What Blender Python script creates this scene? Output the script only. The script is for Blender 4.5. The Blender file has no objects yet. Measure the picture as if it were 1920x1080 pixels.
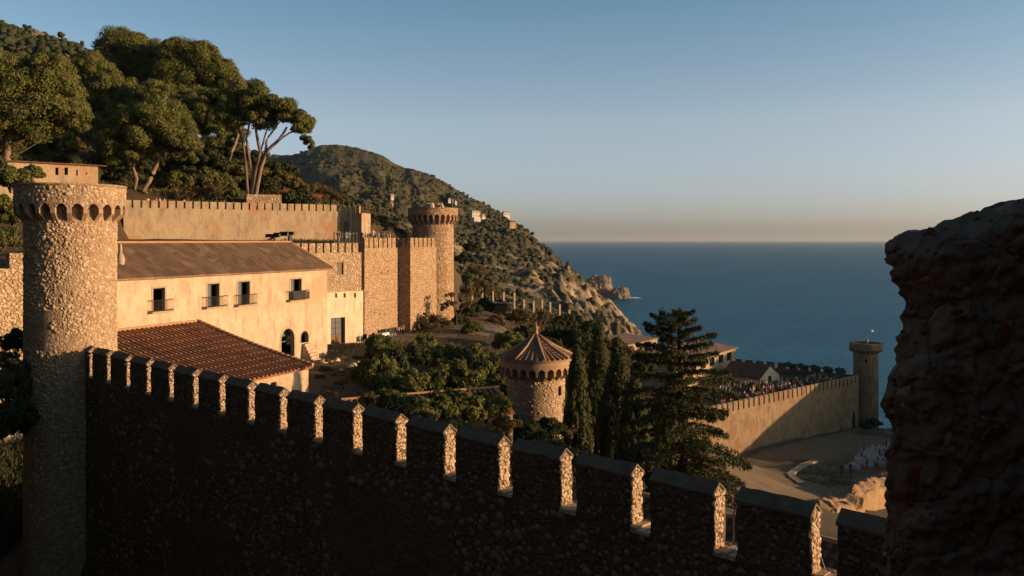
import bpy, math, random
import numpy as np
from mathutils import Vector, Matrix

random.seed(7)
RNG = np.random.default_rng(7)
R = math.radians
sc = bpy.context.scene
COL = sc.collection

# ------------------------------------------------------------------ camera, sky, sun, exposure
H = 58.0            # eye height above the sea
F = 1663.0          # focal length in pixels of a 1920 px wide frame
cam_d = bpy.data.cameras.new('camera')
cam = bpy.data.objects.new('camera', cam_d); COL.objects.link(cam)
cam.location = (0, 0, H); cam.rotation_euler = (R(90), 0, 0)
cam_d.sensor_width = 36; cam_d.lens = 36 * F / 1920
cam_d.shift_y = -90 / 1920.0
cam_d.clip_start = 0.1; cam_d.clip_end = 90000
sc.camera = cam

HAZE = 3e-5
TINT = [(0.0, (.88, .83, 1.0)), (.13, (1.22, 1.08, .98)), (.27, (.80, 1.02, .97))]
SUN_EL, SUN_AZ = 8.6, 97.5          # azimuth clockwise from +Y (the view direction)
world = bpy.data.worlds.new('World'); sc.world = world
world.use_nodes = True
wn = world.node_tree; wn.nodes.clear()
sky = wn.nodes.new('ShaderNodeTexSky'); sky.sky_type = 'NISHITA'; sky.sun_disc = False
sky.sun_elevation = R(SUN_EL); sky.sun_rotation = R(SUN_AZ)
sky.altitude = 60; sky.air_density = 0.6; sky.dust_density = 1.3; sky.ozone_density = 0.8
bg = wn.nodes.new('ShaderNodeBackground'); bg.inputs['Strength'].default_value = 0.105
wo = wn.nodes.new('ShaderNodeOutputWorld')
tc = wn.nodes.new('ShaderNodeTexCoord'); sxyz = wn.nodes.new('ShaderNodeSeparateXYZ'); wn.links.new(tc.outputs['Generated'], sxyz.inputs[0])
rp = wn.nodes.new('ShaderNodeValToRGB'); wn.links.new(sxyz.outputs[2], rp.inputs[0])      # white balance of the air: mauve low down, cyan above
while len(rp.color_ramp.elements) < 3: rp.color_ramp.elements.new(.5)
for el, (p_, c_) in zip(rp.color_ramp.elements, TINT): el.position = p_; el.color = (*c_, 1)
mx = wn.nodes.new('ShaderNodeMix'); mx.data_type = 'RGBA'; mx.blend_type = 'MULTIPLY'; mx.inputs[0].default_value = 1
wn.links.new(sky.outputs[0], mx.inputs[6]); wn.links.new(rp.outputs[0], mx.inputs[7]); wn.links.new(mx.outputs[2], bg.inputs[0])
wn.links.new(bg.outputs[0], wo.inputs[0])
sun_d = bpy.data.lights.new('sun', 'SUN'); sun = bpy.data.objects.new('sun', sun_d); COL.objects.link(sun)
sun_d.energy = 5.0; sun_d.angle = R(0.5); sun_d.color = (1.0, 0.62, 0.32)
_sv = Vector((math.sin(R(SUN_AZ)) * math.cos(R(SUN_EL)), math.cos(R(SUN_AZ)) * math.cos(R(SUN_EL)), math.sin(R(SUN_EL))))
sun.rotation_euler = (-_sv).to_track_quat('-Z', 'Y').to_euler(); sun.location = (60, -10, 120)
vs = sc.view_settings
vs.view_transform = 'Standard'; vs.look = 'None'; vs.gamma = 1.0; vs.use_curve_mapping = False
vs.exposure = 0.78
sc.render.engine = 'CYCLES'
sc.cycles.max_bounces = 4; sc.cycles.diffuse_bounces = 2; sc.cycles.glossy_bounces = 2
sc.cycles.transmission_bounces = 2; sc.cycles.volume_bounces = 0; sc.cycles.transparent_max_bounces = 4
sc.cycles.use_denoising = True

# ------------------------------------------------------------------ helpers
def at(px, py, D):
    """world point seen at pixel (px, py) of the 1920x1080 frame at depth D"""
    return Vector(((px - 960) / F * D, D, H - (py - 450) / F * D))

def _hash(ix, iy, iz, seed):
    n = (ix * 374761393 + iy * 668265263 + iz * 2147483647 + seed * 1274126177) & 0xFFFFFFFF
    n = ((n ^ (n >> 13)) * 1274126177) & 0xFFFFFFFF
    return ((n ^ (n >> 16)) & 0xFFFF) / 32767.5 - 1.0

def vnoise(p, seed=0):
    p = np.asarray(p, dtype=float); i = np.floor(p).astype(np.int64); f = p - i; f = f * f * (3 - 2 * f)
    out = 0
    for dx in (0, 1):
        for dy in (0, 1):
            for dz in (0, 1):
                w = (f[..., 0] if dx else 1 - f[..., 0]) * (f[..., 1] if dy else 1 - f[..., 1]) * (f[..., 2] if dz else 1 - f[..., 2])
                out = out + w * _hash(i[..., 0] + dx, i[..., 1] + dy, i[..., 2] + dz, seed)
    return out

def fbm(p, octv=4, seed=0, gain=0.5):
    p = np.asarray(p, dtype=float); a = 1; s = 0; t = 0
    for k in range(octv):
        s = s + a * vnoise(p * (2 ** k), seed + k); t += a; a *= gain
    return s / t

ORG = {}
def org(o): return ORG.get(o.name, Vector((0, 0, 0)))

def link_mesh(name, me, mats, parent=None, kind=None, loc=None, smooth=False):
    o = bpy.data.objects.new(name, me); COL.objects.link(o)
    if mats is not None and len(me.materials) == 0:
        for m in (mats if isinstance(mats, (list, tuple)) else [mats]): me.materials.append(m)
    if parent is not None:
        o.parent = parent
        ORG[o.name] = org(parent).copy()
    if kind: o['kind'] = kind
    if smooth:
        me.polygons.foreach_set('use_smooth', np.ones(len(me.polygons), dtype=bool))
    return o

def mesh_np(name, V, Fq, mats, parent=None, kind=None, smooth=False, shift=True, mi=None):
    V = np.asarray(V, dtype=float).reshape(-1, 3)
    if parent is not None and shift: V = V - np.array(org(parent))
    me = bpy.data.meshes.new(name)
    Fq = np.asarray(Fq, dtype=np.int64)
    n, k = Fq.shape
    me.vertices.add(len(V)); me.vertices.foreach_set('co', V.ravel().astype(np.float32))
    me.loops.add(n * k); me.loops.foreach_set('vertex_index', Fq.ravel().astype(np.int32))
    me.polygons.add(n)
    me.polygons.foreach_set('loop_start', np.arange(0, n * k, k, dtype=np.int32))
    if mi is not None: me.polygons.foreach_set('material_index', np.asarray(mi, dtype=np.int32))
    me.update(calc_edges=True)
    return link_mesh(name, me, mats, parent, kind, smooth=smooth)

class MB:
    def __init__(s): s.v = []; s.f = []; s.m = []; s.cur = 0
    def add(s, vs_, fs):
        b = len(s.v); s.v += [tuple(map(float, p)) for p in vs_]
        for f in fs: s.f.append([i + b for i in f]); s.m.append(s.cur)
        return s
    def box(s, c, size, rz=0, taper=1.0):
        cx, cy, cz = c; hx, hy, hz = (size[0] / 2, size[1] / 2, size[2] / 2); ca, sa = math.cos(rz), math.sin(rz)
        vv = []
        for z in (-1, 1):
            t = taper if z > 0 else 1
            for x, y in ((-1, -1), (1, -1), (1, 1), (-1, 1)):
                lx, ly = x * hx * t, y * hy * t
                vv.append((cx + lx * ca - ly * sa, cy + lx * sa + ly * ca, cz + z * hz))
        return s.add(vv, [(3, 2, 1, 0), (4, 5, 6, 7), (0, 1, 5, 4), (1, 2, 6, 5), (2, 3, 7, 6), (3, 0, 4, 7)])
    def frame_box(s, o, ux, uy, uz, a0, a1, b0, b1, c0, c1):
        """box in a local frame: origin o, axes ux uy uz"""
        o = Vector(o); vv = []
        for c in (c0, c1):
            for a, b in ((a0, b0), (a1, b0), (a1, b1), (a0, b1)):
                vv.append(o + ux * a + uy * b + uz * c)
        return s.add(vv, [(3, 2, 1, 0), (4, 5, 6, 7), (0, 1, 5, 4), (1, 2, 6, 5), (2, 3, 7, 6), (3, 0, 4, 7)])
    def lathe(s, c, prof, n=48, a0=0, a1=2 * math.pi):
        full = abs(a1 - a0 - 2 * math.pi) < 1e-6
        m = n if full else n + 1; vv = []; ff = []
        for (r, z) in prof:
            for i in range(m):
                a = a0 + (a1 - a0) * i / n
                vv.append((c[0] + r * math.cos(a), c[1] + r * math.sin(a), c[2] + z))
        for j in range(len(prof) - 1):
            for i in range(n):
                i2 = (i + 1) % m if full else i + 1
                ff.append((j * m + i, j * m + i2, (j + 1) * m + i2, (j + 1) * m + i))
        return s.add(vv, ff)
    def disc(s, c, r, n=48, up=True):
        vv = [(c[0] + r * math.cos(2 * math.pi * i / n), c[1] + r * math.sin(2 * math.pi * i / n), c[2]) for i in range(n)]
        return s.add(vv, [tuple(range(n)) if up else tuple(range(n - 1, -1, -1))])
    def tube(s, pts, rad, n=7, cap=True):
        pts = [Vector(p) for p in pts]; rr = rad if isinstance(rad, (list, tuple)) else [rad] * len(pts)
        vv = []; ff = []
        for i, p in enumerate(pts):
            d = (pts[min(i + 1, len(pts) - 1)] - pts[max(i - 1, 0)]).normalized()
            ref = Vector((0, 0, 1)) if abs(d.z) < 0.9 else Vector((1, 0, 0))
            u = d.cross(ref).normalized(); w = u.cross(d)
            for k in range(n):
                a = 2 * math.pi * k / n; vv.append(p + (u * math.cos(a) + w * math.sin(a)) * rr[i])
        for i in range(len(pts) - 1):
            for k in range(n):
                ff.append((i * n + k, i * n + (k + 1) % n, (i + 1) * n + (k + 1) % n, (i + 1) * n + k))
        if cap: ff.append(tuple(range(n - 1, -1, -1))); ff.append(tuple((len(pts) - 1) * n + k for k in range(n)))
        return s.add(vv, ff)
    def build(s, name, mat, parent=None, kind=None, smooth=False, shift=True):
        me = bpy.data.meshes.new(name)
        off = org(parent) if (parent is not None and shift) else Vector((0, 0, 0))
        me.from_pydata([(x - off.x, y - off.y, z - off.z) for x, y, z in s.v], [], s.f)
        if isinstance(mat, (list, tuple)): me.polygons.foreach_set('material_index', np.array(s.m, dtype=np.int32))
        me.update()
        return link_mesh(name, me, mat, parent, kind, smooth=smooth)

def tag(o, label=None, cat=None, group=None, kind=None):
    if label: o['label'] = label
    if cat: o['category'] = cat
    if group: o['group'] = group
    if kind: o['kind'] = kind
    return o

def thing(name, loc, label, cat, group=None):
    o = bpy.data.objects.new(name, None); COL.objects.link(o); o.location = loc
    o.empty_display_size = 0.5
    ORG[o.name] = Vector(loc)
    return tag(o, label, cat, group)

def copy_tree(o, parent=None):
    c = o.copy(); COL.objects.link(c)
    if parent is not None: c.parent = parent
    for ch in list(o.children): copy_tree(ch, c)
    return c

# ------------------------------------------------------------------ materials
def new_mat(name):
    m = bpy.data.materials.new(name); m.use_nodes = True
    nt = m.node_tree; b = nt.nodes['Principled BSDF']
    b.inputs['Roughness'].default_value = 0.9
    try: b.inputs['Specular IOR Level'].default_value = 0.15
    except Exception: pass
    return m, nt, b

def N(nt, typ, **kw):
    n = nt.nodes.new(typ)
    for k, v in kw.items():
        if k in n.inputs: n.inputs[k].default_value = v
        else: setattr(n, k, v)
    return n

def ramp(nt, fac, stops):
    r = nt.nodes.new('ShaderNodeValToRGB'); e = r.color_ramp.elements
    while len(e) < len(stops): e.new(0.5)
    for el, (p, c) in zip(e, stops):
        el.position = p; el.color = (c[0], c[1], c[2], 1) if len(c) == 3 else c
    nt.links.new(fac, r.inputs[0]); return r.outputs[0]

def mix(nt, fac, a, b, mode='MIX'):
    m = nt.nodes.new('ShaderNodeMix'); m.data_type = 'RGBA'; m.blend_type = mode
    for sock, val in ((m.inputs[0], fac), (m.inputs[6], a), (m.inputs[7], b)):
        if isinstance(val, (int, float)): sock.default_value = val
        elif isinstance(val, tuple): sock.default_value = (*val, 1) if len(val) == 3 else val
        else: nt.links.new(val, sock)
    return m.outputs[2]

def coords(nt, scale=1.0, sz=None):
    g = nt.nodes.new('ShaderNodeNewGeometry')
    mp = nt.nodes.new('ShaderNodeMapping'); nt.links.new(g.outputs['Position'], mp.inputs[0])
    mp.inputs['Scale'].default_value = (scale, scale, sz if sz else scale)
    return mp.outputs[0]

def noise(nt, vec, scale, detail=4, rough=0.55):
    n = N(nt, 'ShaderNodeTexNoise', Scale=scale, Detail=detail, Roughness=rough); nt.links.new(vec, n.inputs['Vector']); return n.outputs['Fac']

def bump(nt, b, height, strength=0.5, dist=0.05):
    bn = N(nt, 'ShaderNodeBump', Strength=strength, Distance=dist); nt.links.new(height, bn.inputs['Height']); nt.links.new(bn.outputs[0], b.inputs['Normal'])
    return bn

def mat_rubble(name, cell, mortar, cols, bs=0.6, bd=0.06, stain=0.5, stain_col=None):
    """rubble masonry: irregular stones in mortar with stains"""
    m, nt, b = new_mat(name); v = coords(nt)
    wob = N(nt, 'ShaderNodeTexNoise', Scale=1.4 / cell, Detail=2); nt.links.new(v, wob.inputs['Vector'])
    vv = N(nt, 'ShaderNodeVectorMath', operation='MULTIPLY_ADD'); nt.links.new(wob.outputs['Color'], vv.inputs[0])
    vv.inputs[1].default_value = (cell * .5,) * 3; nt.links.new(v, vv.inputs[2])
    vo = N(nt, 'ShaderNodeTexVoronoi', Scale=1 / cell, feature='F1'); nt.links.new(vv.outputs[0], vo.inputs['Vector'])
    ve = N(nt, 'ShaderNodeTexVoronoi', Scale=1 / cell, feature='DISTANCE_TO_EDGE'); nt.links.new(vv.outputs[0], ve.inputs['Vector'])
    sep = N(nt, 'ShaderNodeSeparateColor'); nt.links.new(vo.outputs['Color'], sep.inputs[0])
    cs = ramp(nt, sep.outputs[0], [(i / (len(cols) - 1), c) for i, c in enumerate(cols)])
    edge = ramp(nt, ve.outputs['Distance'], [(0.02, (0, 0, 0)), (0.16, (1, 1, 1))])
    base = mix(nt, edge, mortar, cs)
    big = noise(nt, v, 0.45, 5); fine = noise(nt, v, 9.0, 4)
    base = mix(nt, ramp(nt, big, [(0.35, (0, 0, 0)), (0.7, (stain,) * 3)]), base, stain_col or tuple(x * .6 for x in mortar))
    base = mix(nt, 0.45, base, mix(nt, fine, (0.55,) * 3, (1.35,) * 3), 'MULTIPLY')
    nt.links.new(base, b.inputs['Base Color'])
    hgt = mix(nt, 0.25, edge, fine)
    bump(nt, b, hgt, bs, bd)
    return m

def mat_stone(name, cols, bs=0.5):
    m, nt, b = new_mat(name); g = N(nt, 'ShaderNodeNewGeometry'); v = coords(nt)
    c = ramp(nt, g.outputs['Random Per Island'], [(i / (len(cols) - 1), c) for i, c in enumerate(cols)])
    f = noise(nt, v, 11, 5); c = mix(nt, 0.6, c, mix(nt, f, (0.5,) * 3, (1.4,) * 3), 'MULTIPLY')
    nt.links.new(c, b.inputs['Base Color']); bump(nt, b, f, bs, 0.03)
    return m

def mat_plain(name, c1, c2, scale=1.0, bs=0.3, bd=0.02, rough=0.9, detail=5, sz=None):
    m, nt, b = new_mat(name); v = coords(nt, 1, sz)
    f = noise(nt, v, scale, detail); f2 = noise(nt, v, scale * 7, 4)
    c = mix(nt, ramp(nt, f, [(0.3, (0, 0, 0)), (0.7, (1, 1, 1))]), c1, c2)
    c = mix(nt, 0.35, c, mix(nt, f2, (0.6,) * 3, (1.35,) * 3), 'MULTIPLY')
    nt.links.new(c, b.inputs['Base Color']); bump(nt, b, mix(nt, .5, f, f2), bs, bd)
    b.inputs['Roughness'].default_value = rough
    return m

def mat_plaster(name, c, c2, stain, patch):
    """old lime plaster: blotches, rusty patches, pale lime, hairline pits"""
    m, nt, b = new_mat(name); v = coords(nt); vs_ = coords(nt, 1, 0.35)
    f1 = noise(nt, v, 0.6, 8, .72); f2 = noise(nt, vs_, 1.3, 8, .7); f3 = noise(nt, v, 6, 5, .7)
    a = mix(nt, ramp(nt, f1, [(0.35, (0, 0, 0)), (0.65, (1, 1, 1))]), c, c2)
    a = mix(nt, ramp(nt, f2, [(0.48, (0, 0, 0)), (0.66, (.85,) * 3)]), a, stain)
    n4 = noise(nt, v, 0.22, 4, .6)
    a = mix(nt, ramp(nt, n4, [(0.54, (0, 0, 0)), (0.64, (.8,) * 3)]), a, patch)
    a = mix(nt, ramp(nt, f3, [(0.28, (.75,) * 3), (0.40, (0, 0, 0))]), a, tuple(x * .45 for x in stain))
    a = mix(nt, 0.7, a, mix(nt, f3, (0.6,) * 3, (1.38,) * 3), 'MULTIPLY')
    nt.links.new(a, b.inputs['Base Color']); bump(nt, b, mix(nt, .4, f2, f3), 0.8, 0.09)
    return m

def mat_leaf(name, cols, trans=0.25):
    m, nt, b = new_mat(name); g = N(nt, 'ShaderNodeNewGeometry'); v = coords(nt)
    big = noise(nt, v, 0.5, 3)
    fac = N(nt, 'ShaderNodeMath', operation='MULTIPLY_ADD'); nt.links.new(g.outputs['Random Per Island'], fac.inputs[0]); fac.inputs[1].default_value = .34
    fm = N(nt, 'ShaderNodeMath', operation='MULTIPLY'); nt.links.new(big, fm.inputs[0]); fm.inputs[1].default_value = .5; nt.links.new(fm.outputs[0], fac.inputs[2])
    c = ramp(nt, fac.outputs[0], [(0.1 + .8 * i / (len(cols) - 1), c) for i, c in enumerate(cols)])
    nt.links.new(c, b.inputs['Base Color']); b.inputs['Roughness'].default_value = 0.75
    tr = N(nt, 'ShaderNodeBsdfTranslucent'); nt.links.new(c, tr.inputs['Color'])
    ms = N(nt, 'ShaderNodeMixShader'); ms.inputs[0].default_value = trans
    nt.links.new(b.outputs[0], ms.inputs[1]); nt.links.new(tr.outputs[0], ms.inputs[2])
    out = [n for n in nt.nodes if n.type == 'OUTPUT_MATERIAL'][0]; nt.links.new(ms.outputs[0], out.inputs['Surface'])
    return m

def mat_tile(name, cols, moss):
    m, nt, b = new_mat(name); g = N(nt, 'ShaderNodeNewGeometry'); v = coords(nt)
    f = noise(nt, v, 3.0, 5, .65); f2 = noise(nt, v, 0.5, 4)
    vo = N(nt, 'ShaderNodeTexVoronoi', Scale=1.1); nt.links.new(v, vo.inputs['Vector'])
    sp = N(nt, 'ShaderNodeSeparateColor'); nt.links.new(vo.outputs['Color'], sp.inputs[0])
    c = ramp(nt, sp.outputs[0], [(i / (len(cols) - 1), c) for i, c in enumerate(cols)])
    c = mix(nt, ramp(nt, f2, [(0.42, (0, 0, 0)), (0.7, (.7,) * 3)]), c, moss)
    c = mix(nt, .6, c, mix(nt, f, (0.45,) * 3, (1.5,) * 3), 'MULTIPLY')
    nt.links.new(c, b.inputs['Base Color']); bump(nt, b, f, .4, .03)
    return m

M = {}
ST = [(0.34, .225, .135), (.46, .33, .21), (.55, .42, .29), (.38, .24, .14), (.60, .48, .35)]
M['rub_tower'] = mat_rubble('rubble_tower', 0.22, (.36, .25, .16), [(.28, .19, .12), (.42, .31, .20), (.54, .42, .29)], 0.7, .05, .3)
M['rub_wall'] = mat_rubble('rubble_shaded_wall', 0.3, (.14, .096, .064), [(.11, .072, .047), (.18, .125, .085), (.14, .09, .058)], 0.8, .07, .55)  # darkened: shade on the front wall is put into this colour
M['rub_far'] = mat_rubble('rubble_far', 0.30, (.46, .29, .16), [(.30, .18, .10), (.46, .32, .19), (.60, .46, .31)], 1.0, .12, .5, (.33, .20, .11))
M['rub_mid'] = mat_rubble('rubble_mid', 0.34, (.46, .33, .20), [(.34, .23, .14), (.48, .35, .22), (.60, .47, .33)], 1.0, .12, .3)
M['stone'] = mat_stone('field_stone', ST)
M['stone_shaded'] = mat_stone('shaded_field_stone', [(.10, .066, .043), (.17, .12, .08), (.30, .225, .16), (.12, .074, .048), (.20, .145, .10)])  # darkened likewise: shade of the faces put into the stone colour
M['stone_pale'] = mat_stone('pale_field_stone', [(.38, .26, .165), (.50, .37, .25), (.60, .47, .33), (.42, .28, .17)])
M['coping'] = mat_plain('coping_mortar', (.12, .085, .06), (.20, .148, .105), 2.5, .5, .04)
M['trim'] = mat_plain('lime_trim', (.45, .35, .25), (.36, .27, .18), 2.0, .3, .03)
M['plaster_house'] = mat_plaster('house_plaster', (.63, .49, .345), (.50, .37, .25), (.37, .26, .17), (.47, .32, .195))
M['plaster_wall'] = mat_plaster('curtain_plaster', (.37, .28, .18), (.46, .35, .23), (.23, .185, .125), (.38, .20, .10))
M['plaster_pale'] = mat_plaster('annex_plaster', (.70, .60, .46), (.62, .50, .35), (.44, .34, .23), (.55, .42, .28))
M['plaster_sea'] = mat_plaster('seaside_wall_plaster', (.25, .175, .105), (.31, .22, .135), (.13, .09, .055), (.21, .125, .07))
M['tile_red'] = mat_tile('red_tile', [(.26, .11, .058), (.31, .14, .075), (.23, .092, .05), (.33, .165, .095)], (.16, .09, .055))
M['tile_brown'] = mat_tile('brown_tile', [(.25, .155, .10), (.32, .21, .135), (.20, .125, .08), (.36, .25, .165)], (.17, .12, .08))
M['tile_dark'] = mat_tile('dark_tile', [(.14, .07, .045), (.19, .10, .06), (.10, .05, .035)], (.08, .06, .04))
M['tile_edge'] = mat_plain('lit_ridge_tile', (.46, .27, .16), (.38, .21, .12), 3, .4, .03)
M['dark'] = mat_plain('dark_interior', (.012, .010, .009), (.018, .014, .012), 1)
M['wood'] = mat_plain('wood_door', (.25, .12, .05), (.18, .085, .04), 2.5, .3, .02, .6, sz=.3)
M['iron'] = mat_plain('iron', (.03, .028, .026), (.045, .04, .035), 3, .1, .01, .5)
m, nt, b = new_mat('window_glass'); b.inputs['Base Color'].default_value = (.10, .11, .12, 1); b.inputs['Roughness'].default_value = .12; M['glass'] = m
try: b.inputs['Specular IOR Level'].default_value = .5
except Exception: pass
M['ground'] = mat_plain('dry_earth', (.115, .076, .043), (.075, .056, .030), 0.35, .5, .1)
M['path'] = mat_plain('sandy_path', (.20, .145, .09), (.16, .115, .07), 0.4, .3, .05)
M['road'] = mat_plain('packed_sand_road', (.20, .142, .085), (.155, .108, .063), 0.25, .25, .05)
M['bark'] = mat_plain('pine_bark', (.30, .20, .14), (.20, .13, .09), 3.0, .8, .05, sz=1.2)
M['bark_dark'] = mat_plain('dark_bark', (.12, .085, .06), (.08, .055, .04), 4.0, .8, .05)
M['leaf_pine'] = mat_leaf('pine_needles', [(.050, .060, .018), (.115, .120, .034), (.175, .165, .050)])
M['leaf_dark'] = mat_leaf('dark_needles', [(.016, .024, .010), (.036, .044, .017), (.066, .066, .026)], .15)
M['leaf_cyp'] = mat_leaf('cypress_sprays', [(.020, .028, .010), (.052, .058, .018), (.10, .092, .030)], .15)
M['leaf_bush'] = mat_leaf('bush_leaves', [(.036, .048, .015), (.10, .104, .029), (.20, .17, .05)])
M['leaf_dry'] = mat_leaf('dry_leaves', [(.06, .045, .022), (.11, .08, .035), (.15, .11, .05)])
M['leaf_gold'] = mat_leaf('golden_leaves', [(.06, .06, .016), (.12, .105, .025), (.18, .145, .04)])

# ------------------------------------------------------------------ ground heights (relative to the eye)
class RBF:
    def __init__(s, pts):
        p = np.array(pts, float); s.p = p[:, :2]; n = len(p)
        K = np.sqrt(((s.p[:, None] - s.p[None]) ** 2).sum(-1) + .5)
        P = np.c_[np.ones(n), s.p]; A = np.block([[K, P], [P.T, np.zeros((3, 3))]])
        s.w = np.linalg.solve(A, np.r_[p[:, 2], 0, 0, 0])
    def __call__(s, x, y):
        q = np.stack([np.asarray(x, float), np.asarray(y, float)], -1)
        sh = q.shape[:-1]; q = q.reshape(-1, 2); out = np.zeros(len(q)); n = len(s.p)
        for i in range(0, len(q), 20000):
            c = q[i:i + 20000]; K = np.sqrt(((c[:, None] - s.p[None]) ** 2).sum(-1) + .5)
            out[i:i + 20000] = K @ s.w[:n] + s.w[n] + c @ s.w[n + 1:]
        return out.reshape(sh)

G_LOW = RBF([(-31, 72, -13), (-36, 60, -14.5), (-20.4, 98, -12.8), (-18, 109, -12.7), (-15, 118, -12.4), (-11.8, 131, -12), (-16.4, 105, -12.7),
    (-5.8, 120, -12.2), (-2, 130, -12.6), (-8, 90, -13.4), (0, 90, -15), (2, 75, -15.8), (-8, 70, -14.8), (-14, 62, -15), (-12, 50, -15.5),
    (5, 28, -16.5), (-22, 58, -15), (10, 65, -18), (14, 70, -20), (20, 85, -24), (30, 120, -31), (26, 60, -21), (16, 40, -19), (12, 25, -18),
    (35, 150, -37.5), (71.5, 183, -38.5), (50, 145, -37.3), (64, 160, -38), (45, 118, -34.5), (36, 92, -29), (60, 110, -35), (85, 150, -36),
    (115, 100, -38), (112, 135, -33), (114, 143, -26), (117, 155, -22), (120, 170, -18.5), (122, 180, -14), (125, 200, -14), (160, 170, -16), (150, 120, -42),
    (90, 180, -38), (92, 200, -44), (84, 197, -42), (20, 130, -24), (10, 110, -17), (8, 150, -16.5), (0, 150, -13.6), (-6, 150, -12.6), (10, 168, -17.5), (25, 160, -28), (20, 190, -22.5), (0, 190, -14.6), (-10, 188, -12), (28, 190, -28), (10, 225, -30),
    (60, 235, -64), (100, 245, -64), (30, 250, -64), (180, 240, -66), (220, 150, -64), (180, 60, -60), (100, 60, -44), (60, 60, -30), (60, 20, -26)])
G_OUT = RBF([(-30, 45, -19), (-40, 60, -12), (-36, 66, -9.5), (-44, 62, -9), (0, 0, -21), (10, 15, -21), (-60, 40, -13), (-60, 66, -7), (-20, 20, -23), (-80, 0, -18), (0, -60, 44),
    (-60, -60, 58), (30, 8, -22), (60, 18, -26), (100, 10, -34), (-110, 60, -2), (-110, 0, 40), (-28, 4, -14), (-50, 2, 24), (-46, -34, 46), (-20, -44, 40), (6, -46, 34), (-76, 26, 34), (-74, -20, 56), (-75, 48, 8), (40, -56, 20), (0, -20, -16), (-24, -20, 4)])  # high points: unseen hill added to cut sky light on the wall
G_TER = RBF([(-20, 118, -.6), (-24, 112, -.6), (-17, 124, -.6), (-30, 108, -.6), (-36, 100, -.6), (-45, 80, -1.5), (-13, 131, -.8)])
G_UP = RBF([(-24, 128, 3.9), (-35, 119, 3.9), (-47, 111, 3.9), (-40, 125, 6.3), (-30, 135, 5.8), (-50, 130, 8.5), (-22, 138, 4.4), (-17, 141, .9), (-10, 150, -4), (0, 160, -13), (-70, 120, 13),
    (-62, 100, 4), (-52, 85, -1), (-48, 72, -3), (-90, 150, 22), (-60, 170, 20), (-30, 170, 6), (-10, 185, -8), (-110, 100, 22), (-110, 60, 8), (-60, 66, -3), (-150, 220, 28), (-40, 240, -8), (0, 240, -25), (-110, 210, 14), (-35, 200, -4)])
A0, A1 = Vector((6.69, 19.95, 0)), Vector((-23.66, 49.5, 0))
ADIR = (A1 - A0).normalized()
def side(x, y, a, b): return (b[0] - a[0]) * (y - a[1]) - (b[1] - a[1]) * (x - a[0])
PU = [(-80, 40), (-49, 58), (-40, 76), (-36.5, 74), (-25.2, 100), (-19.4, 110.4), (-16.6, 119.4), (-15.0, 126), (-12.5, 133), (-6, 150), (6, 175), (12, 260)]
def u_edge(y):
    return np.interp(y, [p[1] for p in [(-80, 40), (-49, 58), (-40, 73.5), (-36.5, 74), (-25.2, 100), (-19.4, 110.4), (-16.6, 119.4), (-15.0, 126), (-12.5, 133), (-10, 150), (-10, 175), (-20, 260)]],
                     [-80, -49, -40, -36.5, -25.2, -19.4, -16.6, -15.0, -12.5, -10, -10, -20])
RW0, RW1, SW0 = (35.2, 150.0), (71.5, 183.0), (51.0, 204.0)
B0, B1 = Vector((-47.3, 108, 0)), Vector((-24.0, 123.97, 0))
def ground_h(x, y):
    x = np.asarray(x, float); y = np.asarray(y, float)
    h = G_LOW(x, y)
    # front of the town wall (outside)
    out = (side(x, y, (6.85 + .9, 19.8 + .9), (-23.66 + .9, 49.5 + .9)) > 0) & (y < 52) & (x < 60)
    out = out | ((y < 20) & (x > 6)) & (x < 60) | ((x < -26) & (y < 60))
    out = out & ~((x > -24) & (y > 50))
    left = (x < -29) & (y >= 50) & (y < 70)
    h = np.where(out | left, G_OUT(x, y), h)
    up = (x < u_edge(y)) & (y > 50)
    beh = side(x, y, (-47.3 - .75, 108 + 1.1), (-22.5 - .75, 125 + 1.1)) > 0
    hu = np.where(beh | (x < -47), G_UP(x, y), G_TER(x, y))
    hu = np.where(y > 165, np.minimum(hu, 13), hu)
    h = np.where(up, hu * 1.0, h)
    # crowded seaside terrace inside the lower wall
    ins = (side(x, y, (RW0[0] - .8, RW0[1] + .9), (RW1[0] - .8, RW1[1] + .9)) > 0) & (side(x, y, (75, 186.5), (50, 206)) > 0) & (x > 22) & (y > 135)
    h = np.where(ins, -29.4 - np.clip(30 - x, 0, 99) * .0, h)
    return h
def gz(x, y): return float(ground_h(np.array([x]), np.array([y]))[0]) + H

def build_ground():
    xs = np.arange(-130, 221, 1.3); ys = np.arange(-60, 262, 1.3)
    X, Y = np.meshgrid(xs, ys)
    h = ground_h(X, Y)
    P = np.stack([X, Y, X * 0], -1)
    h = h + fbm(P * .5, 3, 5) * .18 + fbm(P * .08, 3, 9) * .5 * (np.abs(X - 100) < 45) * (np.abs(Y - 160) < 60)
    V = np.stack([X, Y, h + H], -1).reshape(-1, 3)
    ny, nx = X.shape
    i = np.arange(ny * nx).reshape(ny, nx)
    Fq = np.stack([i[:-1, :-1], i[:-1, 1:], i[1:, 1:], i[1:, :-1]], -1).reshape(-1, 4)
    return mesh_np('ground', V, Fq, M['ground'], kind='structure', smooth=True)
build_ground()

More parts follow.
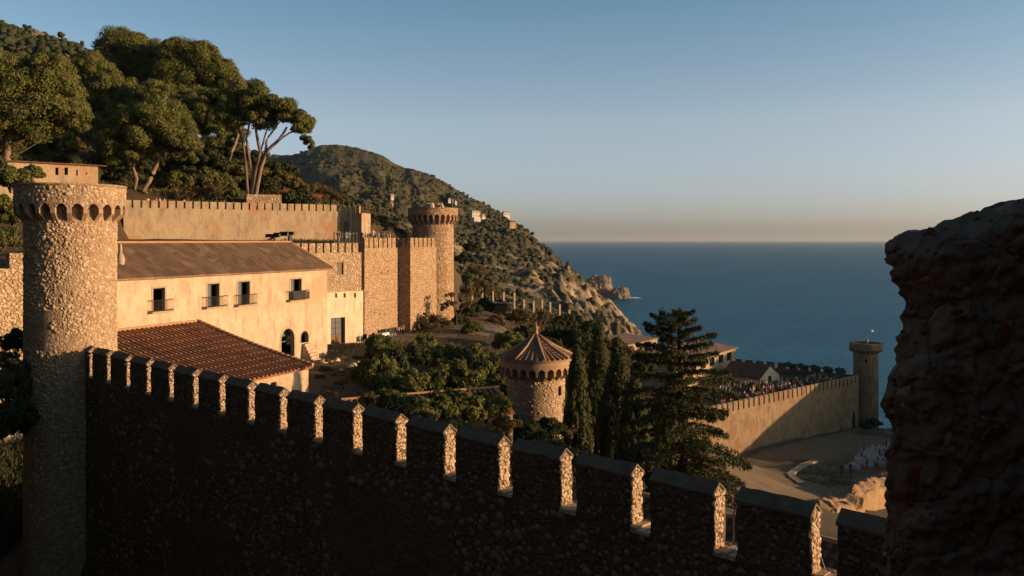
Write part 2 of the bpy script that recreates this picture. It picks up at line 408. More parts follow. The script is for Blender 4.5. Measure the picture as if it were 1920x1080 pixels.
# sea
m, nt, b = new_mat('sea_water'); v = coords(nt)
b.inputs['Roughness'].default_value = .25; b.inputs['IOR'].default_value = 1.16
b.inputs['Specular IOR Level'].default_value = .06
mp = N(nt, 'ShaderNodeMapping'); nt.links.new(v, mp.inputs[0]); mp.inputs['Scale'].default_value = (.55, 1.0, 1)
w1 = noise(nt, mp.outputs[0], .16, 5, .6); w2 = noise(nt, mp.outputs[0], .012, 4, .6)
c = mix(nt, ramp(nt, mix(nt, .45, w2, w1), [(.38, (0, 0, 0)), (.62, (1, 1, 1))]), (.005, .042, .064), (.012, .078, .108))
nt.links.new(c, b.inputs['Base Color'])
w3 = noise(nt, mp.outputs[0], .045, 5, .6)
bn_ = bump(nt, b, mix(nt, .4, mix(nt, .25, w1, w2), w3), 1.0, 4.5); M['sea'] = m
df = N(nt, 'ShaderNodeBsdfDiffuse'); nt.links.new(c, df.inputs['Color']); nt.links.new(bn_.outputs[0], df.inputs['Normal'])
gl_s = N(nt, 'ShaderNodeBsdfGlossy'); gl_s.inputs['Roughness'].default_value = .22; gl_s.inputs['Color'].default_value = (.55, .80, 1, 1); nt.links.new(bn_.outputs[0], gl_s.inputs['Normal'])
sm_ = N(nt, 'ShaderNodeMixShader'); sm_.inputs[0].default_value = .20; nt.links.new(df.outputs[0], sm_.inputs[1]); nt.links.new(gl_s.outputs[0], sm_.inputs[2])
nt.links.new(sm_.outputs[0], [n_ for n_ in nt.nodes if n_.type == 'OUTPUT_MATERIAL'][0].inputs['Surface'])
MB().add([(-45000, -3000, 0), (45000, -3000, 0), (45000, 45000, 0), (-45000, 45000, 0)], [(0, 1, 2, 3)]).build('sea', M['sea'], kind='structure')
# the air between here and the horizon
hm_ = bpy.data.materials.new('haze'); hm_.use_nodes = True; hnt = hm_.node_tree; hnt.nodes.clear()
pv = hnt.nodes.new('ShaderNodeVolumePrincipled'); ho = hnt.nodes.new('ShaderNodeOutputMaterial'); hnt.links.new(pv.outputs[0], ho.inputs['Volume'])
pv.inputs['Color'].default_value = (.50, .57, .64, 1); pv.inputs['Density'].default_value = HAZE; pv.inputs['Anisotropy'].default_value = 0.2
MB().box((0, 20990, 106), (90100, 48100, 216)).build('haze', hm_, kind='stuff')

# ------------------------------------------------------------------ headland across the bay
SKY = [(440, 330), (512, 290), (560, 284), (600, 267), (660, 272), (710, 288), (760, 312), (800, 320), (850, 345), (900, 372), (950, 402), (985, 424), (1030, 470), (1070, 503), (1100, 530), (1150, 580), (1190, 622), (1215, 640)]
SKD = [(440, 1500), (512, 1450), (600, 1300), (710, 1180), (860, 1000), (1000, 810), (1100, 690), (1150, 610), (1190, 565), (1215, 540)]
LOW = [(440, 470), (560, 470), (700, 500), (800, 540), (866, 555), (964, 578), (1066, 600), (1130, 640), (1190, 668), (1215, 680)]
DN = 185.0
def hl_y(px, t):
    s_ = np.interp(px, *zip(*SKY)); l_ = np.interp(px, *zip(*LOW))
    return l_ + (s_ - l_) * (0.75 * t + .25 * t * t)
def hl_D(px, t):
    dr = np.interp(px, *zip(*SKD)); return DN * (dr / DN) ** t
def build_headland():
    cols = np.linspace(440, 1215, 260); ts = np.linspace(0, 1, 210)
    PX, T = np.meshgrid(cols, ts)
    D = hl_D(PX, T); Yp = hl_y(PX, T)
    X = (PX - 960) / F * D; Z = H - (Yp - 450) / F * D
    P = np.stack([X, D, Z], -1)
    amp = np.clip((D - 190) / 250, 0.05, 1)
    rid = 1 - np.abs(fbm(P * np.array([.016, .010, .010]), 4, 21)) * 2.2
    n = fbm(P * .008, 4, 3) * 12 + (rid - .5) * 9 + fbm(P * .05, 4, 8) * 3.2
    fade = np.clip((1 - T) * 6, .25, 1)
    Z = Z + n * amp * fade - 2 * amp
    # spurs: shove the slope towards and away from the eye too
    k = 1 + fbm(np.stack([PX * .02, T * 5, T * 0], -1), 4, 33) * .05 * amp
    X = X * k; D2 = D * k
    # rocky foot: craggy blocks where the cliff meets the sea
    crag = np.clip((PX - 930) / 180, 0, 1)
    cn = np.abs(fbm(np.stack([X * .09 + D2 * .02, D2 * .03, Z * .05], -1), 5, 44, .6)) * 14 + np.abs(fbm(np.stack([X * .3, D2 * .1, Z * .2], -1), 3, 45)) * 4
    Z = Z + crag * (cn - 3) * np.clip(T * 3, 0, 1) * (1 - .6 * T ** 2)
    V = [np.stack([X, D2, Z], -1)]
    sk = V[0][0].copy(); sk[:, 2] -= 30; V[0] = V[0]
    # back slope down to the sea
    for q in (1.04, 1.12, 1.3):
        L = V[0][-1].copy(); L[:, 0] = L[:, 0] * q; L[:, 1] = L[:, 1] * q; L[:, 2] = L[:, 2] * max(0, (1.3 - q) / .3) * .8 - 3
        V.append(L[None])
    V = np.concatenate(V, 0); ny, nx = V.shape[:2]
    i = np.arange(ny * nx).reshape(ny, nx)
    Fq = np.stack([i[:-1, :-1], i[:-1, 1:], i[1:, 1:], i[1:, :-1]], -1).reshape(-1, 4)
    m, nt, b = new_mat('headland_rock'); v = coords(nt, 1, .6)
    g = N(nt, 'ShaderNodeNewGeometry'); sp = N(nt, 'ShaderNodeSeparateXYZ'); nt.links.new(g.outputs['Normal'], sp.inputs[0])
    f = noise(nt, v, .06, 6, .65); f2 = noise(nt, v, .3, 5, .7)
    rock = mix(nt, f2, (.22, .155, .10), (.62, .46, .31))
    scrub = mix(nt, f2, (.05, .054, .027), (.15, .125, .062))
    pos = N(nt, 'ShaderNodeSeparateXYZ'); nt.links.new(g.outputs['Position'], pos.inputs[0])
    ma = N(nt, 'ShaderNodeMath', operation='MULTIPLY_ADD'); nt.links.new(pos.outputs[2], ma.inputs[0]); ma.inputs[1].default_value = .0035; nt.links.new(f, ma.inputs[2])
    fac = ramp(nt, ma.outputs[0], [(.52, (0, 0, 0)), (.66, (1, 1, 1))])
    nt.links.new(mix(nt, fac, rock, scrub), b.inputs['Base Color']); bump(nt, b, f2, 1, 3.0)
    M['headland'] = m
    o = mesh_np('headland', V, Fq, m, kind='structure')
    return V[:210]
HL = build_headland()

def ico(sub=2):
    import bmesh
    bm = bmesh.new(); bmesh.ops.create_icosphere(bm, subdivisions=sub, radius=1)
    v = np.array([q.co[:] for q in bm.verts]); f = np.array([[q.index for q in p.verts] for p in bm.faces]); bm.free()
    return v, f
ICV, ICF = ico()
ICL, ICLF = ico(1)
def blobs(name, C, Rr, mat, kind='stuff', parent=None, lump=.45, seed=0, flat=.8, low=False):
    iv, fi = (ICL, ICLF) if low else (ICV, ICF)
    C = np.asarray(C, float); n = len(C); nv = len(iv)
    V = np.repeat(iv[None], n, 0)
    ph = RNG.uniform(0, 100, (n, 1, 3))
    d = 1 + lump * fbm(V * 1.7 + ph, 2, seed)
    V = V * d[..., None] * np.asarray(Rr, float).reshape(n, 1, -1)
    V[..., 2] *= flat
    V = V + C[:, None]
    Fq = (fi[None] + (np.arange(n) * nv)[:, None, None]).reshape(-1, 3)
    return mesh_np(name, V.reshape(-1, 3), Fq, mat, parent=parent, kind=kind)

def tufts(C, Nn, L, W, spread=.5, upb=.3, rng=RNG):
    """leaf-sized quads at C, facing roughly Nn; returns verts and quads"""
    n = len(C); nn = Nn + rng.normal(0, spread, (n, 3)); nn[:, 2] += upb * .3
    nn /= np.linalg.norm(nn, axis=1, keepdims=True) + 1e-9
    a = rng.normal(0, 1, (n, 3)); a[:, 2] += upb * 2; a -= nn * (a * nn).sum(1, keepdims=True); a /= np.linalg.norm(a, axis=1, keepdims=True) + 1e-9
    bt = np.cross(nn, a); L = np.asarray(L).reshape(-1, 1); W = np.asarray(W).reshape(-1, 1)
    V = np.stack([C - a * L / 2 - bt * W * .2, C - a * L * .1 + bt * W / 2, C + a * L / 2, C - a * L * .1 - bt * W / 2], 1)
    return V.reshape(-1, 3), np.arange(4 * n).reshape(n, 4)

def leafmesh(name, parts, mat, parent=None, kind=None):
    V = np.concatenate([p[0] for p in parts]); o = 0; Fs = []
    for p in parts: Fs.append(p[1] + o); o += len(p[0])
    return mesh_np(name, V, np.concatenate(Fs), mat, parent=parent, kind=kind)

def hl_point(px, py):
    t = np.linspace(0, 1, 210); yy = hl_y(px, t); ti = float(np.interp(py, yy[::-1], t[::-1]))
    ci = (px - 440) / 775 * 259; return HL[int(round(ti * 209)), int(round(ci))]

def headland_scrub():
    m = mat_leaf('scrub', [(.016, .019, .009), (.030, .032, .015), (.052, .048, .022), (.080, .066, .034)], .0)
    nt = m.node_tree; bb = nt.nodes['Principled BSDF']; f = noise(nt, coords(nt), 1.2, 4); bump(nt, bb, f, 1, 1.0)
    for name, n, small in (('headland_scrub', 26000, True), ('headland_trees', 4200, False)):
        px = RNG.uniform(450, 1200, n); t = RNG.uniform(0, 1, n) ** .85
        i = np.clip((t * 209).astype(int), 0, 208); j = np.clip(((px - 440) / 775 * 259).astype(int), 0, 258)
        C = HL[i, j] + np.c_[RNG.normal(0, 1.5, (n, 2)), np.zeros(n)]
        dens = fbm(C * .012, 3, 77) * .8 + (.60 if small else .38) - np.clip((px - 930) / 170, 0, 1) * .55 - np.clip((px - 1040) / 90, 0, 1) * .3
        rib = np.abs(fbm(C * np.array([.02, .008, .012]), 3, 78)); dens = dens - (rib < .10) * .5
        keep = RNG.uniform(0, 1, n) < dens; C = C[keep]; D = C[:, 1]
        r = RNG.uniform(.45, 1.0, len(C)) * np.clip(D / 260, .7, 2.4) * (1.0 if small else 1.5)
        blobs(name, C, r, m, seed=3, low=small, lump=.7)
headland_scrub()

# far rocky hill, upper left
def build_hill():
    cols = np.linspace(-260, 330, 90); ts = np.linspace(0, 1, 60)
    PX, T = np.meshgrid(cols, ts)
    skyy = np.interp(PX, [-260, 0, 60, 110, 160, 230, 330], [20, 45, 58, 76, 98, 160, 260])
    D = 190 * (430 / 190) ** T; Yp = 330 + (skyy - 330) * T
    X = (PX - 960) / F * D; Z = H - (Yp - 450) / F * D
    P = np.stack([X, D, Z], -1); Z = Z + (fbm(P * .03, 4, 2) * 6 + np.abs(fbm(P * .08, 4, 6)) * 11) * np.clip((1 - T) * 5, .35, 1)
    V = [np.stack([X, D, Z], -1)]
    L = V[0][-1].copy(); L[:, :2] *= 1.3; L[:, 2] -= 80; V.append(L[None])
    V = np.concatenate(V, 0); ny, nx = V.shape[:2]; i = np.arange(ny * nx).reshape(ny, nx)
    Fq = np.stack([i[:-1, :-1], i[:-1, 1:], i[1:, 1:], i[1:, :-1]], -1).reshape(-1, 4)
    m, nt, b = new_mat('hill_rock'); v = coords(nt); f = noise(nt, v, .04, 5, .6); f2 = noise(nt, v, .35, 5, .7)
    c = mix(nt, ramp(nt, f, [(.46, (0, 0, 0)), (.56, (1, 1, 1))]), mix(nt, f2, (.05, .05, .025), (.09, .08, .04)), mix(nt, f2, (.17, .13, .10), (.36, .29, .21)))
    nt.links.new(c, b.inputs['Base Color']); bump(nt, b, f2, 1, 2.0)
    mesh_np('hill', V, Fq, m, kind='structure')
    n = 4200; px = RNG.uniform(-60, 320, n); t = RNG.uniform(.25, 1, n) ** .4
    a = np.clip((t * 59).astype(int), 0, 59); bb = np.clip(((px + 260) / 590 * 89).astype(int), 0, 88)
    C = V[a, bb] + np.c_[RNG.normal(0, 3, (n, 2)), RNG.uniform(-.6, .2, n)]; keep = fbm(C * .09, 3, 12) > -.08
    blobs('hill_scrub', C[keep], RNG.uniform(.8, 2.0, keep.sum()), M['leaf_dark'], seed=5)
build_hill()

# islet
def islet(px0, px1, ytop, ybase, name, label):
    D = H * F / (ybase - 450); w = (px1 - px0) / F * D; h = (ybase - ytop) / F * D
    c = at((px0 + px1) / 2, ybase, D)
    import bmesh
    bm = bmesh.new(); bmesh.ops.create_icosphere(bm, subdivisions=5, radius=1)
    P = np.array([v.co[:] for v in bm.verts])
    d = 1 + .35 * fbm(P * 1.6, 4, 11) + .22 * np.abs(fbm(P * np.array([4.5, 4.5, 2]), 3, 17))
    for v, k in zip(bm.verts, d): v.co = Vector((v.co.x * k * w * .48, v.co.y * k * w * .35, v.co.z * k * h * .86))
    me = bpy.data.meshes.new(name); bm.to_mesh(me); bm.free()
    m = M.get('islet') or mat_plain('islet_rock', (.30, .23, .17), (.16, .125, .09), .12, 1, 1.5); M['islet'] = m
    o = link_mesh(name, me, m); o.location = (c.x, c.y, 0)
    tag(o, label, 'sea rock')
islet(1085, 1148, 512, 557, 'sea_rock', 'tall pale sea rock standing off the foot of the headland')
islet(1138, 1180, 536, 559, 'sea_rock', 'low outer sea rock tapering into the water beyond the tall one')
m, nt, b = new_mat('foam'); b.inputs['Base Color'].default_value = (.7, .72, .72, 1); M['foam'] = m
def foam(px0, px1, py):
    n = 60; D = H * F / (py - 450); mb = MB()
    for k in range(n):
        p = at(random.uniform(px0, px1), py + random.uniform(-1.5, 1.0), D); r = random.uniform(.8, 3)
        d = H * F / (py + random.uniform(-1.5, 1) - 450)
        mb.add([(p.x + r * 1.6 * math.cos(a), d + r * 1.2 * math.sin(a), .05 + .004 * k) for a in [i * 1.0472 for i in range(6)]], [(0, 1, 2, 3, 4, 5)])
    mb.build('sea_foam', M['foam'], kind='stuff')
foam(1136, 1196, 558.6)

# ------------------------------------------------------------------ masonry helpers
UP = Vector((0, 0, 1))
def dome_stones(name, P, Nn, Rr, mat, parent, kind='stuff', T=None, hgt=.45):
    """rounded field stones standing proud of a wall: P centres, Nn outward normals, Rr radii"""
    P = np.asarray(P, float); Nn = np.asarray(Nn, float); Rr = np.asarray(Rr, float); n = len(P)
    up = np.array([0, 0, 1.0]); t = np.cross(up, Nn); t /= np.linalg.norm(t, axis=1, keepdims=True) + 1e-9; u = np.cross(Nn, t)
    k = 7; ang = np.linspace(0, 2 * np.pi, k, endpoint=False)[None] + RNG.uniform(0, 6, (n, 1))
    asp = RNG.uniform(.85, 1.25, (n, 1)); rot = RNG.normal(0, .25, (n, 1))
    rings = []
    for rr, hh in ((1.0, -.12), (.82, hgt * .75)):
        jit = RNG.uniform(.82, 1.12, (n, k))
        a = np.cos(ang) * asp * rr * jit; c = np.sin(ang) / asp * rr * jit
        a2 = a * np.cos(rot) - c * np.sin(rot); c2 = a * np.sin(rot) + c * np.cos(rot)
        rings.append(P[:, None] + (t[:, None] * a2[..., None] + u[:, None] * c2[..., None]) * Rr[:, None, None] + Nn[:, None] * (hh * Rr * .8)[:, None, None])
    top = P[:, None] + Nn[:, None] * (hgt * Rr * RNG.uniform(.7, 1.1, n))[:, None, None]
    V = np.concatenate(rings + [top], 1); nv = 2 * k + 1
    f = []
    for i in range(k):
        j = (i + 1) % k; f += [(i, j, k + j), (i, k + j, k + i), (k + i, k + j, 2 * k)]
    Fq = (np.array(f)[None] + (np.arange(n) * nv)[:, None, None]).reshape(-1, 3)
    return mesh_np(name, V.reshape(-1, 3), Fq, mat, parent=parent, kind=kind)

def scatter2d(w, h, step, jitter=.38):
    nx = max(1, int(w / step)); ny = max(1, int(h / (step * .86)))
    X, Y = np.meshgrid(np.arange(nx), np.arange(ny)); X = X + .5 * (Y % 2)
    X = (X + .5 + RNG.uniform(-jitter, jitter, X.shape)) * w / nx; Y = (Y + .5 + RNG.uniform(-jitter, jitter, Y.shape)) * h / ny
    q = np.stack([X.ravel(), Y.ravel()], -1); return q[(q[:, 0] > 0.04) & (q[:, 0] < w - .04)]

def wall_panel(mb, o, ux, un, s0, s1, z0, z1, ops, depth=.35, dark=None):
    """front face of a wall in the plane (o, ux, up) with real recessed openings; un points out of the wall"""
    o = Vector(o); xs = sorted({s0, s1} | {v for q in ops for v in q[:2]}); zs = sorted({z0, z1} | {v for q in ops for v in q[2:4]})
    P = lambda s, z, d=0: o + ux * s + UP * z - un * d
    for a, b in zip(xs, xs[1:]):
        for c, d in zip(zs, zs[1:]):
            m_ = ((a + b) / 2, (c + d) / 2)
            if any(q[0] < m_[0] < q[1] and q[2] < m_[1] < q[3] for q in ops): continue
            mb.add([P(a, c), P(b, c), P(b, d), P(a, d)], [(0, 1, 2, 3)])
    for q in ops:
        a, b, c, d = q[:4]; arch = len(q) > 4 and q[4]
        if not arch:
            prof = [(a, c), (b, c), (b, d), (a, d)]
        else:
            r = (b - a) / 2; zc = d - r
            arc = [((a + b) / 2 + r * math.cos(t), zc + r * math.sin(t)) for t in [math.pi * i / 10 for i in range(11)]]
            prof = [(a, c), (b, c)] + arc
            for i in range(5): mb.add([P(b, d), P(*arc[i + 1]), P(*arc[i])], [(0, 1, 2)]); j = 10 - i; mb.add([P(a, d), P(*arc[j]), P(*arc[j - 1])], [(0, 1, 2)])
        n = len(prof)
        for i in range(n):
            p, r_ = prof[i], prof[(i + 1) % n]
            mb.add([P(*p), P(*p, depth), P(*r_, depth), P(*r_)], [(0, 1, 2, 3)])

def merlon_mesh(mb, o, ux, un, L, T, h0, h1, cap='flat', rough=.0):
    """one merlon: block from h0 to h1 over length L, thickness T behind the face"""
    mb.frame_box(o, ux, -un, UP, 0, L, 0, T, h0, h1)
    if cap == 'slope':
        o = Vector(o); e = .04
        p = [o + ux * a - un * b + UP * c for a in (-e, L + e) for b, c in ((-e, h1), (T + e, h1), (T * .5, h1 + T * .35))]
        mb.add(p, [(0, 2, 1), (3, 4, 5), (0, 3, 5, 2), (1, 2, 5, 4), (0, 1, 4, 3)])

def crenellated(name, label, p0, p1, un, ztop, mh, zbot, T, pitch, mer, mat, group=None, walk=None, cap='flat', cat='wall', start=0.0, mmat=None):
    """straight curtain wall from p0 to p1 (front face), outward normal un, merlons as parts"""
    p0 = Vector((p0[0], p0[1], 0)); p1 = Vector((p1[0], p1[1], 0)); ux = (p1 - p0).normalized(); L = (p1 - p0).length
    root = thing(name, (p0.x, p0.y, zbot), label, cat, group)
    mb = MB(); mb.frame_box(p0, ux, -un, UP, 0, L, 0, T, zbot, ztop - mh)
    mb.build('wall_body', mat, root)
    s = start; first = None
    mT = min(T, .5)
    while s + mer <= L + .01:
        if first is None:
            mb = MB(); merlon_mesh(mb, p0 + ux * s, ux, un, mer, mT, ztop - mh - .01, ztop, cap)
            first = mb.build('merlon', mmat or mat, root); f0 = s
        else:
            c = first.copy(); COL.objects.link(c); c.parent = root
            d = ux * (s - f0); c.location = d
            c.scale = (1, 1, 1)
        s += pitch
    return root, p0, ux, L

def round_tower(name, label, c, r, R2, ztop, zcor, cor_h, zbot, bays, mat, cat='tower', group=None, stones=None, amax=None, frac=.30, par_in=.35, seg=6):
    """round tower: shaft, corbels (each a part) with little arches between, parapet ring"""
    root = thing(name, (c[0], c[1], zbot), label, cat, group)
    n = bays * seg
    mb = MB(); mb.lathe((c[0], c[1], 0), [(r * 1.03, zbot), (r * 1.01, zbot + (zcor - zbot) * .5), (r, zcor + cor_h)], n=72); mb.build('shaft', mat, root, smooth=True)
    mb = MB(); h_ar = cor_h * .34
    zs_ = []                                     # lower lip of the parapet: arches between the corbels
    for i in range(n + 1):
        f = (i % seg) / seg; w = frac
        u = (f - .5) / (1 - w) * 2
        zs_.append(zcor + cor_h - h_ar * (1 - math.sqrt(max(0, 1 - u * u))) if abs(u) < 1 else zcor + cor_h - h_ar)
    ang = [2 * math.pi * i / n for i in range(n + 1)]
    ro = [(c[0] + R2 * math.cos(a), c[1] + R2 * math.sin(a)) for a in ang]; ri = [(c[0] + (r - .02) * math.cos(a), c[1] + (r - .02) * math.sin(a)) for a in ang]
    for i in range(n):
        mb.add([(*ro[i], zs_[i]), (*ro[i + 1], zs_[i + 1]), (*ro[i + 1], zcor + cor_h + .1), (*ro[i], zcor + cor_h + .1)], [(0, 1, 2, 3)])
        mb.add([(*ri[i], zs_[i]), (*ri[i + 1], zs_[i + 1]), (*ro[i + 1], zs_[i + 1]), (*ro[i], zs_[i])], [(0, 1, 2, 3)])
    zt = ztop
    mb.lathe((c[0], c[1], 0), [(R2, zcor + cor_h + .1), (R2, zt - .12)], n=n)
    mb.build('machicolation', mat, root, smooth=False)
    mb = MB(); mb.lathe((c[0], c[1], 0), [(R2, zt - .12), (R2 + .05, zt - .10), (R2 + .05, zt), (R2 - par_in, zt), (R2 - par_in, zcor + cor_h + .35), (.01, zcor + cor_h + .35)], n=n); mb.build('parapet', mat, root)
    first = None
    for k in range(bays):
        a = 2 * math.pi * k / bays
        if first is None:
            mb = MB(); hw = frac * math.pi / bays * R2 * .92
            ca, sa = 1, 0; prof = [(r - .05, zcor + cor_h - h_ar * .1), (R2 - .004, zcor + cor_h - h_ar * .1), (R2 - .004, zcor + cor_h * .42), (r + (R2 - r) * .55, zcor + cor_h * .2), (r + (R2 - r) * .12, zcor - .02), (r - .05, zcor - .1)]
            vv = [(x, -hw, z) for x, z in prof] + [(x, hw, z) for x, z in prof]; q = len(prof)
            fs = [tuple(range(q)), tuple(range(2 * q - 1, q - 1, -1))] + [(i, i + q, (i + 1) % q + q, (i + 1) % q) for i in range(q)]
            mb.add([(x, y, z - zbot) for x, y, z in vv], fs); first = mb.build('corbel', M['corbel'] if 'corbel' in M else mat, root, shift=False)
        else:
            cc = first.copy(); COL.objects.link(cc); cc.parent = root; cc.rotation_euler = (0, 0, a)
    return root

M['corbel'] = mat_plain('corbel_stone', (.42, .30, .20), (.34, .21, .13), 2.0, .4, .04)

# ------------------------------------------------------------------ the town wall in front
def town_wall():
    z_sill = H - 5.95 - 1.64; z_eave = H - 5.95 - .30; z_top = H - 5.95
    un = Vector((-ADIR.y, ADIR.x, 0)); un = un if un.y < 0 else -un       # towards the camera
    root = thing('town_wall', (A0.x, A0.y, H - 22), 'dark rubble battlement wall in front running from the near stone block to the left round tower', 'wall')
    L = (A1 - A0).length; pitch = L / 17.0; mer = 1.84; T = .56
    ext0, ext1 = -6.0, L + 1.6
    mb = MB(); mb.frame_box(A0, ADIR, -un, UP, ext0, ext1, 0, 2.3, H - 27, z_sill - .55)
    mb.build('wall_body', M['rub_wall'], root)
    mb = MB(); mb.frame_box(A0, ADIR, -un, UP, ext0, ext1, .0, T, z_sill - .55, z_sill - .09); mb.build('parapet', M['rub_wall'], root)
    # merlons: slightly uneven blocks with gabled copings, stone faces
    variants = []
    for k in range(-2, 18):
        o = A0 + ADIR * (k * pitch) + un * 0
        if k < 4 or len(variants) < 6:
            nx, ny, nz = 10, 4, 8; V = []; base = A0
            g = np.stack(np.meshgrid(np.linspace(0, mer, nx), np.linspace(0, T, ny), np.linspace(z_sill - .12, z_eave, nz), indexing='ij'), -1).reshape(-1, 3)
            idx = lambda i, j, l: (i * ny + j) * nz + l
            W = np.array([list(A0 + ADIR * p[0] - un * p[1]) for p in g]); W[:, 2] = g[:, 2]
            W = W + np.stack([fbm(W * 3 + 17 * k + s_ * 31, 2, s_) for s_ in range(3)], -1) * np.array([.05, .05, .03])
            Fq = []
            for i in range(nx - 1):
                for l in range(nz - 1): Fq += [(idx(i, 0, l), idx(i + 1, 0, l), idx(i + 1, 0, l + 1), idx(i, 0, l + 1)), (idx(i, ny - 1, l), idx(i, ny - 1, l + 1), idx(i + 1, ny - 1, l + 1), idx(i + 1, ny - 1, l))]
            for j in range(ny - 1):
                for l in range(nz - 1): Fq += [(idx(0, j, l), idx(0, j, l + 1), idx(0, j + 1, l + 1), idx(0, j + 1, l)), (idx(nx - 1, j, l), idx(nx - 1, j + 1, l), idx(nx - 1, j + 1, l + 1), idx(nx - 1, j, l + 1))]
            for i in range(nx - 1):
                for j in range(ny - 1): Fq += [(idx(i, j, nz - 1), idx(i + 1, j, nz - 1), idx(i + 1, j + 1, nz - 1), idx(i, j + 1, nz - 1))]
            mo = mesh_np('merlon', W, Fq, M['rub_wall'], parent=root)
            # coping: two slabs meeting at the ridge, thick edge, overhanging a little
            e = .035; th = .06
            prof = [(-e, z_eave - .03), (T / 2, z_top - th), (T + e, z_eave - .03), (T + e, z_eave + th - .02), (T / 2, z_top), (-e, z_eave + th - .02)]
            mbc = MB(); ns = 8; vv = []
            for i in range(ns + 1):
                s_ = -e + (mer + 2 * e) * i / ns; jz = random.uniform(-.02, .02)
                for b_, z_ in prof: vv.append(A0 + ADIR * s_ - un * (b_ + random.uniform(-.012, .012)) + UP * (z_ + jz))
            q = 6; fs = [(0, 1, 4, 5), (1, 2, 3, 4), tuple(ns * q + t for t in (5, 4, 1, 0)), tuple(ns * q + t for t in (4, 3, 2, 1))]
            for i in range(ns):
                for t in range(q): fs.append((i * q + t, i * q + (t + 1) % q, (i + 1) * q + (t + 1) % q, (i + 1) * q + t))
            mbc.add(vv, fs)
            vg = [A0 + ADIR * a_ - un * b_ + UP * z_ for a_ in (.0, mer) for b_, z_ in ((.01, z_eave - .03), (T - .01, z_eave - .03), (T / 2, z_top - th))]
            mbc.add(vg, [(0, 1, 2), (3, 5, 4)])
            co = mbc.build('coping', M['coping'], mo)
            # stones on both end faces and the two long faces
            P = []; Nn = []; Rr = []; hh = z_eave - z_sill
            for end, nd in ((mer, ADIR), (0, -ADIR)):
                q2 = scatter2d(T, hh + .1, .11)
                for u_, w_ in q2: P.append(A0 + ADIR * end - un * u_ + UP * (z_sill - .08 + w_)); Nn.append(nd); Rr.append(random.uniform(.05, .085))
                for u_, w_ in scatter2d(T * .5, .2, .11): P.append(A0 + ADIR * end - un * (u_ + T * .25) + UP * (z_eave + w_)); Nn.append(nd); Rr.append(random.uniform(.035, .06))
            P1, N1, R1 = np.array([list(p) for p in P]), np.array([list(p) for p in Nn]), np.array(Rr)
            keepm = P1[:, 2] < z_top - .1
            dome_stones('rubble_stones', P1[keepm], N1[keepm], R1[keepm], M['stone_pale'], mo)  # paler end stones carry the sunlight in their colour
            P = []; Nn = []; Rr = []
            for u_, w_ in scatter2d(mer, hh, .17): P.append(A0 + ADIR * u_ + UP * (z_sill + w_)); Nn.append(un); Rr.append(random.uniform(.04, .09))
            dome_stones('rubble_stones', [list(p) for p in P], [list(p) for p in Nn], Rr, M['stone_shaded'], mo)  # darker face stones carry the shade in their colour
            if k * pitch != 0: mo.location = ADIR * (k * pitch)
            # sill stone slab in the gap beyond this merlon
            ms = MB(); gap = pitch - mer; nn = 3
            for i in range(nn): ms.frame_box(A0, ADIR, -un, UP, mer + .02 + (gap - .04) * i / nn, mer + .02 + (gap - .04) * (i + 1) / nn - .02, -.05, T + random.uniform(.0, .08), z_sill - .10, z_sill + random.uniform(-.02, .05))
            si = ms.build('sill', M['stone_pale'], root); si.location = ADIR * (k * pitch)
            variants.append((mo, si))
        else:
            mo, si = variants[random.randrange(len(variants))]
            c = copy_tree(mo, root); c.location = ADIR * (k * pitch)
            s2 = si.copy(); COL.objects.link(s2); s2.parent = root; s2.location = ADIR * (k * pitch)
    # face stones: those nearest the camera as single parts, the rest joined
    q = scatter2d(L + 8, 19, .26)
    q = q[(fbm(np.c_[q * .3, q[:, :1] * 0], 3, 3) > -.12)]
    P = np.array([list(A0 + ADIR * (a - 6)) for a, b_ in q]); P[:, 2] = z_sill - .15 - q[:, 1]
    # in view only: below the sills, above the picture's lower edge and ahead
    py = 450 + (H - P[:, 2]) * F / P[:, 1]; px = 960 + P[:, 0] * F / P[:, 1]
    vis = (py < 1100) & (px < 1680); P = P[vis]
    r_ = np.clip(RNG.lognormal(-2.6, .42, len(P)), .04, .20); key = np.argsort(-r_ / P[:, 1]); Nn = np.repeat(np.array([list(un)]), len(P), 0)
    big, rest = key[:260], key[260:]
    dome_stones('rubble_stones', P[rest], Nn[rest], r_[rest], M['stone_shaded'], root, hgt=.34)
    protos = []
    for i, kidx in enumerate(big):
        if i < 14:
            so = dome_stones('stone', np.zeros((1, 3)) + np.array(org(root)), Nn[kidx:kidx + 1], np.array([.13]), M['stone_shaded'], root, kind=None); protos.append(so)
        else:
            so = protos[i % 14].copy(); COL.objects.link(so); so.parent = root
        so.location = Vector(P[kidx]) - org(root); so.scale = (r_[kidx] / .13,) * 3
    # put-log hole near the tower
    return un, pitch, mer, z_sill
UN_A, PITCH_A, MER_A, ZS_A = town_wall()

